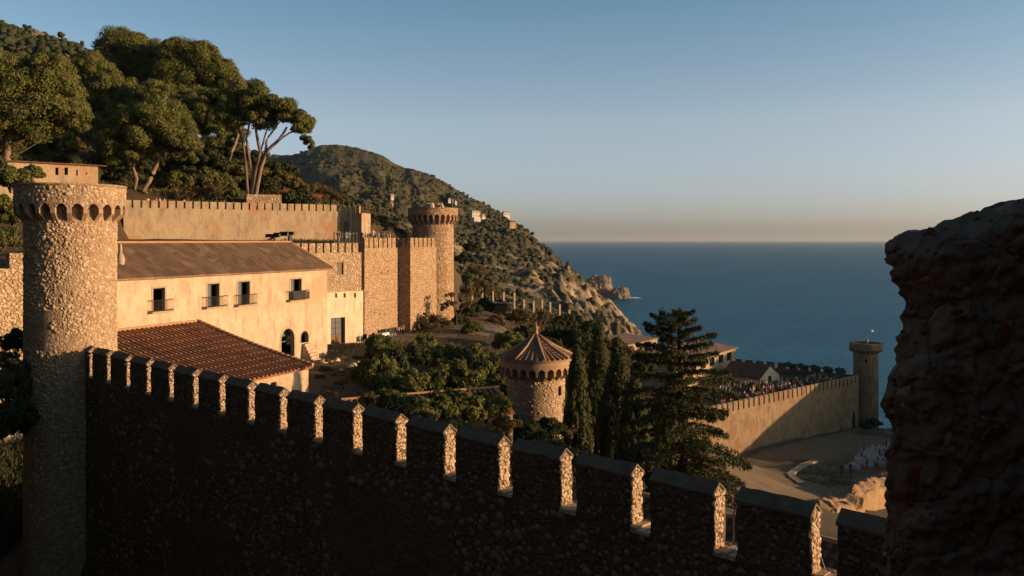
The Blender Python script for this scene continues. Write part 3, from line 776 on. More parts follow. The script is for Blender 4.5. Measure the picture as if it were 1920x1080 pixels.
# ------------------------------------------------------------------ left round tower
TC = (-25.6, 51.5)
tl = round_tower('round_tower', 'big round rubble tower at the left end of the dark battlement wall', TC, 2.42, 2.93, H + 3.15, H + 1.1, .92, H - 24, 22, M['rub_tower'], stones=True)
def tower_stones(root, c, rad, z0, z1, a0, a1, step, mat, rmin, rmax, skip=.0):
    q = scatter2d(rad * (a1 - a0), z1 - z0, step); q = q[RNG.uniform(0, 1, len(q)) > skip]
    a = a0 + q[:, 0] / rad; P = np.stack([c[0] + rad * np.cos(a), c[1] + rad * np.sin(a), z0 + q[:, 1]], -1); Nn = np.stack([np.cos(a), np.sin(a), a * 0], -1)
    pm_ = fbm(np.stack([a * rad * .7, q[:, 1] * .7, a * 0], -1), 3, 31) < .30; rs_ = np.clip(RNG.lognormal(math.log((rmin + rmax) / 2), .33, len(P)), rmin * .7, rmax * 1.35)
    dome_stones('rubble_stones', P[pm_], Nn[pm_], rs_[pm_], mat, root, hgt=.36)
tower_stones(tl, TC, 2.43, H - 17, H + 1.1, R(-190), R(35), .19, M['stone'], .05, .115, .12)
tower_stones(tl, TC, 2.925, H + 2.15, H + 3.0, R(-190), R(35), .22, M['stone'], .06, .125, .1)

# ------------------------------------------------------------------ the manor house
FU = Vector((.3925, .9198, 0)).normalized(); FN = Vector((.9198, -.3925, 0)); F0 = Vector((-31.9, 71.0, 0)); FL = 29.3
def fac(px, py=None, dz=0):
    """distance along the facade plane for a picture column, and height for a picture row"""
    k = (px - 960) / F; s = (k * F0.y - F0.x) / (FU.x - k * FU.y); D = F0.y + FU.y * s
    return s if py is None else (s, H - (py - 450) / F * D)
ZE, ZG = H - 3.12, H - 13.4
house = thing('manor_house', (F0.x, F0.y, ZG), 'long cream plastered house with four balcony doors under a brown hipped roof', 'house')
ops = []; wins = []
for a, b_, y0, y1 in ((287, 309, 540, 583), (389, 411, 532, 575), (446, 468, 528, 571), (545, 565, 523, 562)):
    s0, s1 = fac(a), fac(b_); sm = (a + b_) / 2; _, zt = fac(sm, y0); _, zb = fac(sm, y1); ops.append((s0, s1, zb, zt)); wins.append((s0, s1, zb, zt, a, b_))
s0, zt = fac(527, 618); s1 = fac(551.5); arch1 = (s0, s1, ZG + .9, zt, True)
s0, zt2 = fac(564, 622); s1 = fac(578); arch2 = (s0, s1, H - 10.9, zt2, True)
mb = MB(); wall_panel(mb, F0, FU, FN, -2, FL, ZG, ZE + .02, ops + [arch1, arch2], .45)
mb.frame_box(F0, FU, -FN, UP, FL - .35, FL, .002, 6.5, ZG, ZE)         # far end wall
mb.frame_box(F0, FU, -FN, UP, -2, FL - .36, 6.2, 6.5, ZG, ZE)
mb.frame_box(F0, FU, -FN, UP, -2, -1.7, .003, 6.19, ZG, ZE); mb.build('wall', M['plaster_house'], house)
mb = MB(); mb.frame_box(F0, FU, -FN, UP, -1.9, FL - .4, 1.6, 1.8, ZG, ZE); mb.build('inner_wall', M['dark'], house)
def handrail(mb, o, ux, un, s0, s1, zb, h, out, step=.13):
    P = lambda s, d, z: Vector(o) + ux * s + un * d + UP * z
    for z in (zb + h, zb + .08):
        for p, q in (((s0, 0), (s0, out)), ((s0, out), (s1, out)), ((s1, out), (s1, 0))): mb.tube([P(*p, z), P(*q, z)], .025, 5)
    s = s0
    while s <= s1 + 1e-6: mb.tube([P(s, out, zb), P(s, out, zb + h)], .012, 4); s += step
for d in (out * .5 if False else .2, .4):
    pass
for i, (s0, s1, zb, zt, a, b_) in enumerate(wins):
    w = MB(); P = FN * -.30
    o = F0 - FN * .28
    for u0, u1 in ((s0, s0 + .09), (s1 - .09, s1)): w.frame_box(o, FU, -FN, UP, u0, u1, 0, .08, zb, zt)
    w.frame_box(o, FU, -FN, UP, s0 + .09, s1 - .09, 0, .08, zt - .1, zt)
    sm = s0 + (s1 - s0) * .52
    if i: w.frame_box(o, FU, -FN, UP, sm - .05, sm + .05, 0, .08, zb, zt - .1)
    win = w.build('balcony_door', M['iron'], house)
    if i:
        g = MB(); g.frame_box(o - FN * .03, FU, -FN, UP, s0 + .09, sm - .05, 0, .02, zb + .05, zt - .1); g.build('pane', M['glass'], win)
        # one leaf folded inwards
        g = MB(); g.frame_box(o - FN * .12, (FU * .25 - FN * .97).normalized(), FU, UP, 0, (s1 - s0) * .45, -.03, .03, zb, zt - .1); 
        lf = g.build('door_leaf', M['wood'], win)
    tr = MB(); tw = .17
    for u0, u1, c0, c1 in ((s0 - tw, s0, zb, zt + tw), (s1, s1 + tw, zb, zt + tw), (s0, s1, zt, zt + tw)):
        tr.frame_box(F0 + FN * .03, FU, -FN, UP, u0, u1, 0, .032, c0, c1)
    tr.build('door_surround', M['trim'], house)
    bx0, bx1 = {0: (278, 319), 1: (380, 420), 2: (440, 476), 3: (537, 574)}[i]
    q0, q1 = fac(bx0), fac(bx1)
    bl = MB(); bl.frame_box(F0 + FN * .5, FU, -FN, UP, q0, q1, 0, .498, zb - .12, zb); bal = bl.build('balcony', M['trim'], house)
    hr = MB(); handrail(hr, F0, FU, FN, q0, q1, zb, .95, .47); hr.build('railing', M['iron'], bal)
    if i == 3:
        cl = MB(); cl.frame_box(F0 + FN * .505, FU, -FN, UP, q0 + .5, q1 - .6, 0, .02, zb + .12, zb + .92); cl.frame_box(F0 + FN * .52, FU, -FN, UP, q1 - .5, q1 - .1, 0, .03, zb + .1, zb + .8)
        cl.build('dark_cloth', M['iron'], bal)
# arch surrounds
def arch_trim(a, w, name):
    s0, s1, z0, z1 = a[:4]; r = (s1 - s0) / 2; cx = (s0 + s1) / 2; zc = z1 - r; t = MB(); n = 12
    for i in range(n):
        a0, a1 = math.pi * i / n, math.pi * (i + 1) / n; v = []
        for d in (.0, .04):
            for rr, aa in ((r, a0), (r + w, a0), (r + w, a1), (r, a1)): v.append(F0 + FN * d + FU * (cx + rr * math.cos(aa)) + UP * (zc + rr * math.sin(aa)))
        t.add(v, [(3, 2, 1, 0), (4, 5, 6, 7), (0, 1, 5, 4), (1, 2, 6, 5), (2, 3, 7, 6), (3, 0, 4, 7)])
    for u0, u1 in ((s0 - w, s0), (s1, s1 + w)): t.frame_box(F0 + FN * .04, FU, -FN, UP, u0, u1, 0, .04, z0, zc)
    t.build(name, M['trim'], house)
arch_trim(arch1, .22, 'arch_surround'); arch_trim(arch2, .14, 'arch_surround')
w = MB(); s0, s1, z0, z1 = arch1[:4]; w.frame_box(F0 - FN * .9, FU, -FN, UP, s0 + .1, s1 + .8, 0, .05, z1 - 1.5, z1 - 1.38); w.frame_box(F0 - FN * .9, FU, -FN, UP, s0 - .3, s1 + .8, 0, .05, z1 - .9, z1); w.build('arch_glazing', M['glass'], house)
# buttress-like outside stair cheek under the small arch
st = MB(); sa, sb = fac(566), fac(581)
for k in range(6): st.frame_box(F0 + FN * (.001 + 0), FU, FN, UP, sa + .02, sb - .02, .002, 1.4 - .2 * k, H - 12.9 + .32 * k, H - 12.9 + .32 * (k + 1) - .004)
st.build('stair', M['plaster_house'], house)
# roof
RT = MB(); e = .45; zr = H - .28; W_ = 4.0; sr = 28.0
rf = lambda s, d, z: F0 + FU * s - FN * d + UP * z
A = rf(-2, -e, ZE + .0); B = rf(FL + e, -e, ZE + .0); C = rf(sr, W_, zr); Dv = rf(-2, W_, zr); E = rf(FL + e, W_ + 1.6, ZE + .0); G_ = rf(-2, W_ + 2.2, zr - 1.0); Hh = rf(sr, W_ + 2.2, zr - 1.0)
RT.add([A, B, C, Dv], [(0, 1, 2, 3)]); RT.add([B, E, C], [(0, 1, 2)]); RT.add([Dv, C, Hh, G_], [(0, 1, 2, 3)]); RT.add([C, E, Hh], [(0, 1, 2)])
dn = UP * -.14; RT.add([A + dn, B + dn, B, A], [(0, 1, 2, 3)]); RT.add([B + dn, E + dn, E, B], [(0, 1, 2, 3)]); RT.add([A + dn, rf(-2, .4, ZE - .0), rf(FL, .4, ZE - .0), B + dn], [(0, 1, 2, 3)])
roof = RT.build('roof', M['tile_brown'], house)
tv = []; nrow = 120
rows = MB()
for k in range(nrow):
    s = -2 + (FL + e + 2) * (k + .5) / nrow
    top_d = W_ - .05 if s < sr else W_ * (FL + e - s) / (FL + e - sr) - e * 0
    if top_d < .2: continue
    zz = lambda d: ZE + (zr - ZE) * (d + e) / (W_ + e)
    pts = []; ns = 7
    for i in range(ns + 1):
        d = -e - .02 + (top_d + e) * i / ns; pts.append(rf(s + random.uniform(-.015, .015), d, zz(d) + .015 + random.uniform(-.012, .012)))
    rows.tube(pts, .085, 5, cap=True)
rows.build('tile_rows', M['tile_brown'], roof, kind='stuff')
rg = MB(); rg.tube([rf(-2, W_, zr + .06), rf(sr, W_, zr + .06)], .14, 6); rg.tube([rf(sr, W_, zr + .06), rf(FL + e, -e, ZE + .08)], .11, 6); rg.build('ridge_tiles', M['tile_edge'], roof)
# little clay chimney pot
s_, z_ = fac(228, 486); p = F0 + FU * (s_ + 1.2) - FN * 1.4; zz0 = ZE + (zr - ZE) * (1.4 + e) / (W_ + e) - .1
ch = MB(); ch.lathe((p.x, p.y, zz0), [(.30, 0), (.36, .4), (.26, .75), (.12, 1.0), (.14, 1.3), (.10, 1.7), (.0, 1.75)], 12); ch.build('chimney', M['trim'], roof, smooth=True)
# dark dentil eave shadow line is real: tile ends above

# ------------------------------------------------------------------ lean-to with red pantiles
lean = thing('tiled_outbuilding', (-20, 72, H - 15), 'low outbuilding with a ribbed red pantile roof leaning against the cream house', 'outbuilding')
sA, sB = -5.0, 9.35; zT, zL = H - 7.35, H - 10.65; LL = 12.5
lp = lambda s, d, dz=0: F0 + FU * s + FN * (d) + UP * (zT + (zL - zT) * d / LL + dz - .35 * math.sin(math.pi * d / LL) * .5)
mb = MB()
for i in range(10):
    d0, d1 = .02 + (LL - .02) * i / 10, .02 + (LL - .02) * (i + 1) / 10
    mb.add([lp(sA, d0), lp(sB, d0), lp(sB, d1), lp(sA, d1)], [(0, 3, 2, 1)]); mb.add([lp(sB, d0), lp(sB, d1), lp(sB, d1, -.22), lp(sB, d0, -.22)], [(0, 1, 2, 3)])
mb.add([lp(sA, LL), lp(sB, LL), lp(sB, LL, -.14), lp(sA, LL, -.14)], [(0, 3, 2, 1)])
lroof = mb.build('roof', M['tile_red'], lean)
pr = None; pitch = .5; nr = int((sB - sA) / pitch)
for k in range(nr):
    if pr is None:
        t = MB(); n = 11
        for i in range(n):       # overlapping half-round cover tiles, each its own tapered shell
            d0, d1 = .02 + (LL + .05) * i / n, .02 + (LL + .05) * (i + 1.12) / n; vv = []
            for d, r_, dz in ((d0, .125, .02), (min(d1, LL + .1), .15, .045)):
                for j in range(7): a = math.pi * j / 6; vv.append(lp(sA + .25 + r_ * math.cos(a), d, dz + r_ * math.sin(a) * .95))
            t.add(vv, [(j, j + 1, j + 8, j + 7) for j in range(6)] + [tuple(range(7, 14))])
        pr = t.build('tile_row', M['tile_red'], lroof)
    else:
        c = pr.copy(); COL.objects.link(c); c.parent = lroof; c.location = FU * (k * pitch) + UP * random.uniform(-.012, .012)
t = MB()
for i in range(24):
    d0, d1 = LL * i / 24, LL * (i + 1.1) / 24
    t.tube([lp(sB - .05, d0, .12), lp(sB - .05, min(d1, LL), .16)], [.15, .18], 7)
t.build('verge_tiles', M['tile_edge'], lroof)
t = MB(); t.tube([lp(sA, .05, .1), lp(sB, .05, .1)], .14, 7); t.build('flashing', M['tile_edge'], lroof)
ew = MB(); eo = F0 + FN * (LL - .35); s_w0, s_w1 = 6.1, 6.9
wall_panel(ew, eo, FU, FN, sA, sB - .2, H - 16, zL + .05, [(4.2, 4.9, H - 12.1, H - 11.3)], .3)
ew.frame_box(eo, FU, -FN, UP, sB - .5, sB - .2, .003, LL - .6, H - 16, zL - .1)
ew.build('wall', M['plaster_house'], lean)
gb = MB(); gp = [lp(sB - .21, .1, -.1), lp(sB - .21, LL - .4, -.1), F0 + FU * (sB - .21) + FN * (LL - .4) + UP * (H - 15), F0 + FU * (sB - .21) + FN * .1 + UP * (H - 15)]
gb.add(gp, [(0, 1, 2, 3)]); gb.build('gable_wall', M['plaster_house'], lean)
db = MB(); db.frame_box(eo - FN * .31, FU, -FN, UP, 4.0, 5.1, 0, .05, H - 12.3, H - 11.1); db.build('window', M['dark'], lean)

# ------------------------------------------------------------------ annex: stone curtain above, lime plaster below with a big door
CU = Vector((.6, .8, 0)); CN = Vector((.8, -.6, 0)); C0 = Vector((-21.9, 105.0, 0))
def cpl(px, o=C0, u=CU):
    k = (px - 960) / F; return (k * o.y - o.x) / (u.x - k * u.y)
def cz(px, py, o=C0, u=CU): return H - (py - 450) / F * (o.y + u.y * cpl(px, o, u))
sL, sR = cpl(552), cpl(677.5)
ann = thing('stone_annex', (C0.x, C0.y, H - 13.2), 'stone annex with whitewashed lower wall and tall half glazed door right of the cream house', 'building')
mb = MB(); wo0, wo1 = cpl(632), cpl(644); wz0, wz1 = cz(638, 515), cz(638, 492)
zsk = cz(640, 549)
zmt = H - .38; mh = 1.15
wall_panel(mb, C0, CU, CN, sL - 3, sR, zsk, zmt - mh, [(wo0, wo1, wz0, wz1)], .25)
mb.frame_box(C0, CU, -CN, UP, sR - .3, sR, .002, 2, H - 14, zmt - mh); mb.frame_box(C0, CU, -CN, UP, sL - 3, sR - .31, .3, 1.6, zmt - mh - .4, zmt - mh)
mb.build('upper_wall', M['rub_mid'], ann)
g = MB(); g.frame_box(C0 - CN * .2, CU, -CN, UP, wo0, wo1, 0, .05, wz0, wz1); g.build('shutter', mat_plain('grey_shutter', (.16, .13, .10), (.20, .16, .12), 2), ann)
do0, do1 = cpl(618.5), cpl(645.5); dz0, dz1 = cz(632, 652), cz(632, 595.5)
so = C0 + CN * .16
holes = [(cpl(p) - .17, cpl(p) + .17, cz(p, 558), cz(p, 549.6)) for p in (628.5, 644.5, 664)]
mb = MB(); wall_panel(mb, so, CU, CN, cpl(611), cpl(681, so), H - 14, zsk + .05, [(do0, do1, dz0, dz1)] + holes, .4)
mb.frame_box(so, CU, -CN, UP, cpl(611), cpl(681, so), .002, .3, zsk + .04, zsk + .12); mb.frame_box(so, CU, -CN, UP, cpl(681, so) - .3, cpl(681, so), .003, 1.5, H - 14, zsk + .04)
mb.build('plastered_wall', M['plaster_pale'], ann)
bk = MB(); bk.frame_box(so - CN * .41, CU, -CN, UP, do0 - .2, do1 + .2, 0, .05, dz0 - .2, dz1 + .2)
bk.build('door_recess', M['dark'], ann)
for h in holes:
    bk = MB(); bk.frame_box(so - CN * .405, CU, -CN, UP, h[0] - .1, h[1] + .1, 0, .04, h[2] - .1, h[3] + .1); bk.build('beam_hole', M['dark'], ann)
w = MB(); dl = do1 - (do1 - do0) * .18; mid = (do0 + dl) / 2; zmid = dz0 + (dz1 - dz0) * .44; oo = so - CN * .2
for a0, a1 in ((do0, do0 + .08), (mid - .05, mid + .05), (dl - .08, dl)): w.frame_box(oo, CU, -CN, UP, a0, a1, 0, .08, dz0, dz1)
for z0 in (dz1 - .1, zmid, zmid + (dz1 - zmid) * .36, zmid + (dz1 - zmid) * .68): w.frame_box(oo + CN * .003, CU, -CN, UP, do0 + .08, dl - .08, 0, .06, z0, z0 + .06)
door = w.build('door', M['iron'], ann)
k = 0
for a0, a1 in ((do0 + .08, mid - .05), (mid + .05, dl - .08)):
    g = MB(); g.frame_box(oo - CN * .03, CU, -CN, UP, a0, a1, 0, .02, zmid + .06, dz1 - .1); g.build('pane', M['glass'], door)
    for j in range(3):
        b0 = a0 + (a1 - a0) * j / 3; g = MB(); g.frame_box(oo - CN * .02, CU, -CN, UP, b0 + .01, a0 + (a1 - a0) * (j + 1) / 3 - .01, 0, .03, dz0, zmid); g.build('plank', M['wood'], door)
pm = None; s = sL - 1.2
while s < sR - .7:
    if pm is None:
        mb = MB(); merlon_mesh(mb, C0 + CU * s, CU, CN, .86, .45, zmt - mh - .01, zmt); pm = mb.build('merlon', M['rub_mid'], ann); pf = s
    else: c = pm.copy(); COL.objects.link(c); c.parent = ann; c.location = CU * (s - pf)
    s += 1.13
# ------------------------------------------------------------------ curtain wall up to the second tower, with its buttress
KU = Vector((3.0, 9.3, 0)).normalized(); KN = Vector((KU.y, -KU.x, 0)); K0 = Vector((-18.3, 110.0, 0))
kL = cpl(747, K0, KU)
cw, *_ = crenellated('curtain_wall', 'tall golden rubble curtain wall between the stone annex and the buttress', K0, K0 + KU * kL, KN, H + .28, 1.35, H - 13.5, 1.6, 1.32, 1.02, M['rub_far'], group=None, start=.05)
hm = MB()
for px, py in ((715, 512), (728, 509), (702, 588), (712, 589), (722, 589)):
    s = cpl(px, K0, KU); z = cz(px, py, K0, KU); hm.frame_box(K0 + KN * .012, KU, -KN, UP, s - .12, s + .12, 0, .02, z - .18, z + .18)
hm.build('putlog_hole', M['dark'], cw, kind='stuff')
q = scatter2d(kL, 11.6, .36); P = np.array([list(K0 + KU * a) for a, b_ in q]); P[:, 2] = H - 12.6 + q[:, 1]
dome_stones('rubble_stones', P, np.repeat([list(KN)], len(P), 0), RNG.uniform(.07, .15, len(P)), M['stone_pale'], cw)
q = scatter2d(sR - sL, 6, .33); P = np.array([list(C0 + CU * (sL + a)) for a, b_ in q]); P[:, 2] = zsk + .1 + q[:, 1]; ok = ~((q[:, 0] + sL > wo0 - .15) & (q[:, 0] + sL < wo1 + .15) & (P[:, 2] > wz0 - .15) & (P[:, 2] < wz1 + .15)) & (P[:, 2] < zmt - mh - .1)
dome_stones('rubble_stones', P[ok], np.repeat([list(CN)], ok.sum(), 0), RNG.uniform(.08, .16, ok.sum()), M['stone_pale'], ann)
bo = K0 + KU * kL; bt0 = bo + KU * .02; BU = Vector((-.05, -1, 0)).normalized()
protr = 1.75; bl_ = 9.0
bx = thing('wall_buttress', (bo.x, bo.y, H - 13.5), 'square crenellated buttress with a dark shaded flank beside the second round tower', 'wall')
mb = MB(); fo = bo + KN * protr; SN = -KU
mb.frame_box(bo, KU, KN, UP, .0, bl_, -1.0, protr, H - 13.5, H - .95); mb.build('wall_body', M['rub_far'], bx)
pm = None
for i in range(6):
    s = .05 + 1.45 * i
    if pm is None: mb = MB(); merlon_mesh(mb, fo + KU * s, KU, KN, 1.12, .45, H - .96, H + .30); pm = mb.build('merlon', M['rub_far'], bx)
    else: c = pm.copy(); COL.objects.link(c); c.parent = bx; c.location = KU * (1.45 * i)
mb = MB(); mb.frame_box(bo, KU, KN, UP, .04, .5, -.9, -.1, H - .96, H + .25); mb.frame_box(bo, KU, KN, UP, .04, .5, .45, 1.0, H - .96, H + .25); mb.build('flank_merlon', M['rub_far'], bx)
q = scatter2d(bl_, 11.4, .36); P = np.array([list(fo + KU * a) for a, b_ in q]); P[:, 2] = H - 12.6 + q[:, 1]
dome_stones('rubble_stones', P, np.repeat([list(KN)], len(P), 0), RNG.uniform(.07, .15, len(P)), M['stone_pale'], bx)

# ------------------------------------------------------------------ second round tower
T2 = (-11.85, 133.0)
t2 = round_tower('round_tower', 'second round tower rising at the far end of the sunlit curtain wall', T2, 3.08, 3.75, H + 4.75, H + 2.3, 1.45, H - 15, 26, M['rub_far'], seg=6, frac=.3)
tower_stones(t2, T2, 3.08, H - 13, H + 2.2, R(-180), R(20), .36, M['stone_pale'], .07, .15, .15)
rr = MB(); 
for k in range(9): a = random.uniform(0, 6.3); rr.lathe((T2[0] + .4 + random.uniform(-1.2, 1.2), T2[1] - 2.0 + random.uniform(-.6, .6), H + 4.3), [(random.uniform(.3, .6), 0), (.35, random.uniform(.6, .9)), (.1, 1.2)], 6)
rr.build('rubble_heap', M['stone_pale'], t2)
fl = MB(); fp = at(848, 388, 131.5); fl.tube([fp - UP * .8, fp + UP * 1.15], .035, 5); fo_ = thing('signal_flag', (fp.x, fp.y, fp.z - .8), 'small white flag on a short pole on the second round tower', 'flag')
fl.build('pole', M['trim'], fo_)
fm = MB(); vv = []
for i in range(6):
    for z in (0, -.62): vv.append((fp.x + .04 + .13 * i, fp.y + .05 * math.sin(i * 1.6), fp.z + 1.1 + z - .05 * i + .03 * math.sin(i)))
fm.add(vv, [(2 * i, 2 * i + 1, 2 * i + 3, 2 * i + 2) for i in range(5)]); m, nt, b = new_mat('white_cloth'); b.inputs['Base Color'].default_value = (.75, .7, .66, 1); M['cloth'] = m
fm.build('cloth', M['cloth'], fo_)

# ------------------------------------------------------------------ upper curtain wall
BN = Vector((.565, -.825, 0))
BU_ = (B1 - B0).normalized(); BN = Vector((BU_.y, -BU_.x, 0))
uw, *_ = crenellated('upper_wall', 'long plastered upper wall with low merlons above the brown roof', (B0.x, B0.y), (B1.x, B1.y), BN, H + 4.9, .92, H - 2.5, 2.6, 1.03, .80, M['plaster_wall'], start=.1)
lg = MB(); lg.frame_box(B0 + BN * .06, BU_, -BN, UP, 0, (B1 - B0).length, 0, .06, H - .45, H - .3); lg.build('ledge', M['trim'], uw)
# gate bastion at its right end, faces turned from the sun
ba = thing('gate_bastion', (B1.x, B1.y, H - 2), 'shaded square gate block at the right end of the upper wall', 'wall')
p0 = B1 + BU_ * .01; p1 = at(657.5, 400, 123.68); p1.z = 0; p2 = at(678, 400, 123.25); p2.z = 0
for nm, a, b_, zt_ in (('wall_body', p0, p1, H + 3.7), ('corner_block', p1, p2, H + 3.75)):
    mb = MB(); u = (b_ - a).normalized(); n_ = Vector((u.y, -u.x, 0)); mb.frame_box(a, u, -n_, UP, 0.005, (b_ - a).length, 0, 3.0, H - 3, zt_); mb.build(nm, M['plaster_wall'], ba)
    mm = MB(); Lb = (b_ - a).length
    k = 0
    while k * .75 + .55 <= Lb: mm = MB(); mm.frame_box(a, u, -n_, UP, k * .75 + .06, k * .75 + .55, 0.01, .45, zt_ - .02, H + 4.75); mm.build('merlon', M['plaster_wall'], ba); k += 1
mb = MB(); u = (p1 - p0).normalized(); n_ = Vector((u.y, -u.x, 0)); Lb = (p1 - p0).length
mb.frame_box(p0 + n_ * .03, u, -n_, UP, Lb * .35, Lb * .75, 0, .02, H + .9, H + 2.6); mb.build('window', M['glass'], ba)
mb = MB(); mb.frame_box(p1 + n_ * .14, u, -n_, UP, -.12, .12, 0, .3, H - 1, H + 4.0); mb.build('pilaster', M['trim'], ba)

# ------------------------------------------------------------------ old wall behind the left tower
E0, E1 = Vector((-40.0, 51.5, 0)), Vector((-31.5, 62.0, 0)); EU = (E1 - E0).normalized(); EN = Vector((EU.y, -EU.x, 0))
ow = thing('old_wall', (E0.x, E0.y, H - 14), 'sunlit stone wall with a broken crenel behind the left round tower', 'wall')
mb = MB(); mb.frame_box(E0, EU, -EN, UP, 0, 13.4, 0, 1.3, H - 16, H - 1.9); mb.build('wall_body', M['rub_mid'], ow)
mb = MB(); k_ = cpl(18, E0, EU); mb.frame_box(E0, EU, -EN, UP, k_, 13.4, 0, .6, H - 1.91, H - .88); mb.build('merlon', M['rub_mid'], ow)
q = scatter2d(11, 8, .27); P = np.array([list(E0 + EU * (2 + a)) for a, b_ in q]); P[:, 2] = H - 10 + q[:, 1]
dome_stones('rubble_stones', P, np.repeat([list(EN)], len(P), 0), RNG.uniform(.07, .14, len(P)), M['stone_pale'], ow)

# ------------------------------------------------------------------ stone house above the left tower
hs = thing('hill_house', at(120, 345, 108), 'small stone house with dark window openings above the left round tower', 'house')
hu = Vector((.75, .66, 0)).normalized(); hn = Vector((hu.y, -hu.x, 0)); h0 = at(88, 340, 104); h0.z = 0; hl = cpl(184, h0, hu)
ops = [(cpl(a, h0, hu), cpl(b_, h0, hu), cz(a, y1, h0, hu), cz(a, y0, h0, hu)) for a, b_, y0, y1 in ((104, 109.5, 314, 328), (121, 127.5, 314, 328), (143, 146, 318, 329), (161, 163.5, 323, 327))]
mb = MB(); zt_ = cz(130, 309, h0, hu); wall_panel(mb, h0, hu, hn, -6, hl, H + 4, zt_, ops, .4); mb.frame_box(h0, hu, -hn, UP, hl - .3, hl, .003, 6, H + 4, zt_); mb.build('wall', M['plaster_wall'], hs)
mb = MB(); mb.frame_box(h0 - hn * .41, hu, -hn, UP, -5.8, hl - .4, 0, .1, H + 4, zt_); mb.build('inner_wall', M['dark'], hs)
mb = MB(); P = lambda s, d, z: h0 + hu * s - hn * d + UP * z
mb.add([P(-6, -.4, zt_), P(hl + .9, -.4, zt_), P(hl + .9, 5, zt_ + .02), P(-6, 5, zt_ + .02), P(-6, -.4, zt_ + .14), P(hl + .9, -.4, zt_ + .14), P(hl + .9, 5, zt_ + .2), P(-6, 5, zt_ + .2)], [(0, 1, 2, 3)[::-1], (4, 5, 6, 7), (0, 1, 5, 4), (1, 2, 6, 5), (2, 3, 7, 6), (3, 0, 4, 7)]); mb.build('roof', M['tile_dark'], hs)

# ------------------------------------------------------------------ turret with conical tiled roof
TT = (2.03, 75.0)
tu = thing('tiled_turret', (TT[0], TT[1], H - 18), 'round stone turret with a ribbed conical tile roof and finial in the garden', 'turret')
mb = MB(); mb.lathe((*TT, 0), [(2.5, H - 18), (2.42, H - 12), (2.4, H - 9.6)], 56); mb.build('shaft', M['rub_tower'], tu, smooth=True)
tower_stones(tu, TT, 2.42, H - 15.5, H - 11.6, R(-190), R(10), .26, M['stone'], .07, .13, .15)
bays = 24; seg = 6; n = bays * seg; R2 = 2.98; zc, chh = H - 11.62, 1.05; mb = MB(); frac = .28
zl = []
for i in range(n + 1):
    f = (i % seg) / seg; u = (f - .5) / (1 - frac) * 2; zl.append(zc + chh - .30 * (1 - math.sqrt(max(0, 1 - u * u))) if abs(u) < 1 else zc + chh - .30)
an = [2 * math.pi * i / n for i in range(n + 1)]; ro = [(TT[0] + R2 * math.cos(a), TT[1] + R2 * math.sin(a)) for a in an]; ri = [(TT[0] + 2.38 * math.cos(a), TT[1] + 2.38 * math.sin(a)) for a in an]
for i in range(n):
    mb.add([(*ro[i], zl[i]), (*ro[i + 1], zl[i + 1]), (*ro[i + 1], H - 10.2), (*ro[i], H - 10.2)], [(0, 1, 2, 3)]); mb.add([(*ri[i], zl[i]), (*ri[i + 1], zl[i + 1]), (*ro[i + 1], zl[i + 1]), (*ro[i], zl[i])], [(0, 1, 2, 3)])
mb.lathe((*TT, 0), [(R2, H - 10.2), (R2, H - 10.0), (R2 + .2, H - 9.92), (R2 + .2, H - 9.86), (.1, H - 9.8)], 72)
mb.build('machicolation', M['corbel'], tu)
first = None
for k in range(bays):
    if first is None:
        mb = MB(); hw = .10; prof = [(2.35, chh - .05), (R2 - .004, chh - .05), (R2 - .004, chh * .42), (2.65, chh * .2), (2.44, -.02), (2.35, -.1)]
        q = 6; vv = [(x, -hw, z + zc - (H - 18)) for x, z in prof] + [(x, hw, z + zc - (H - 18)) for x, z in prof]
        mb.add(vv, [tuple(range(q)), tuple(range(2 * q - 1, q - 1, -1))] + [(i, i + q, (i + 1) % q + q, (i + 1) % q) for i in range(q)]); first = mb.build('corbel', M['corbel'], tu, shift=False)
    else: c = first.copy(); COL.objects.link(c); c.parent = tu; c.rotation_euler = (0, 0, 2 * math.pi * k / bays)
mb = MB(); re = 3.18; ze, za = H - 9.84, H - 8.02
mb.lathe((*TT, 0), [(re, ze - .1), (re, ze), (re * .6, ze + (za - ze) * .34), (re * .28, ze + (za - ze) * .68), (.1, za)], 60); cone = mb.build('cone_roof', M['tile_brown'], tu)
first = None; NB = 40
for k in range(NB):
    if first is None:
        t = MB(); nn = 9
        rz = lambda r_: ze + (za - ze) * np.interp(re - r_, [0, re * .4, re * .72, re - .1], [0, .34, .68, 1])
        for i in range(nn):
            r0 = re + .06 - (re - .15) * i / nn; r1 = re + .06 - (re - .15) * (i + 1.12) / nn; w0 = .13 * (.35 + .65 * r0 / re); w1 = .10 * (.35 + .65 * r1 / re); vv = []
            for r_, w_, dz in ((r0, w0, .05), (r1, w1, .02)):
                for j in range(6): a = math.pi * j / 5; vv.append((r_, w_ * math.cos(a), rz(min(r_, re)) + dz - .03 + w_ * math.sin(a) - (H - 18)))
            t.add(vv, [(j, j + 1, j + 7, j + 6) for j in range(5)] + [tuple(range(6))])
        first = t.build('tile_row', M['tile_brown'], cone, shift=False)
    else: c = first.copy(); COL.objects.link(c); c.parent = cone; c.rotation_euler = (0, 0, 2 * math.pi * k / NB)
for k in range(8):
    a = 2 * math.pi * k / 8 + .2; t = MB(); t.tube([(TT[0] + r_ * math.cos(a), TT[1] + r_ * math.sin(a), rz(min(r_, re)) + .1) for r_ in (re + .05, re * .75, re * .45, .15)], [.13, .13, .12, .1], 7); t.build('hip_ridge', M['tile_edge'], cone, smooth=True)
mb = MB(); mb.lathe((*TT, za - .05), [(.24, 0), (.2, .25), (.11, .4), (.13, .5), (.2, .62), (.16, .75), (.05, .85), (.03, 1.2), (0, 1.25)], 12)
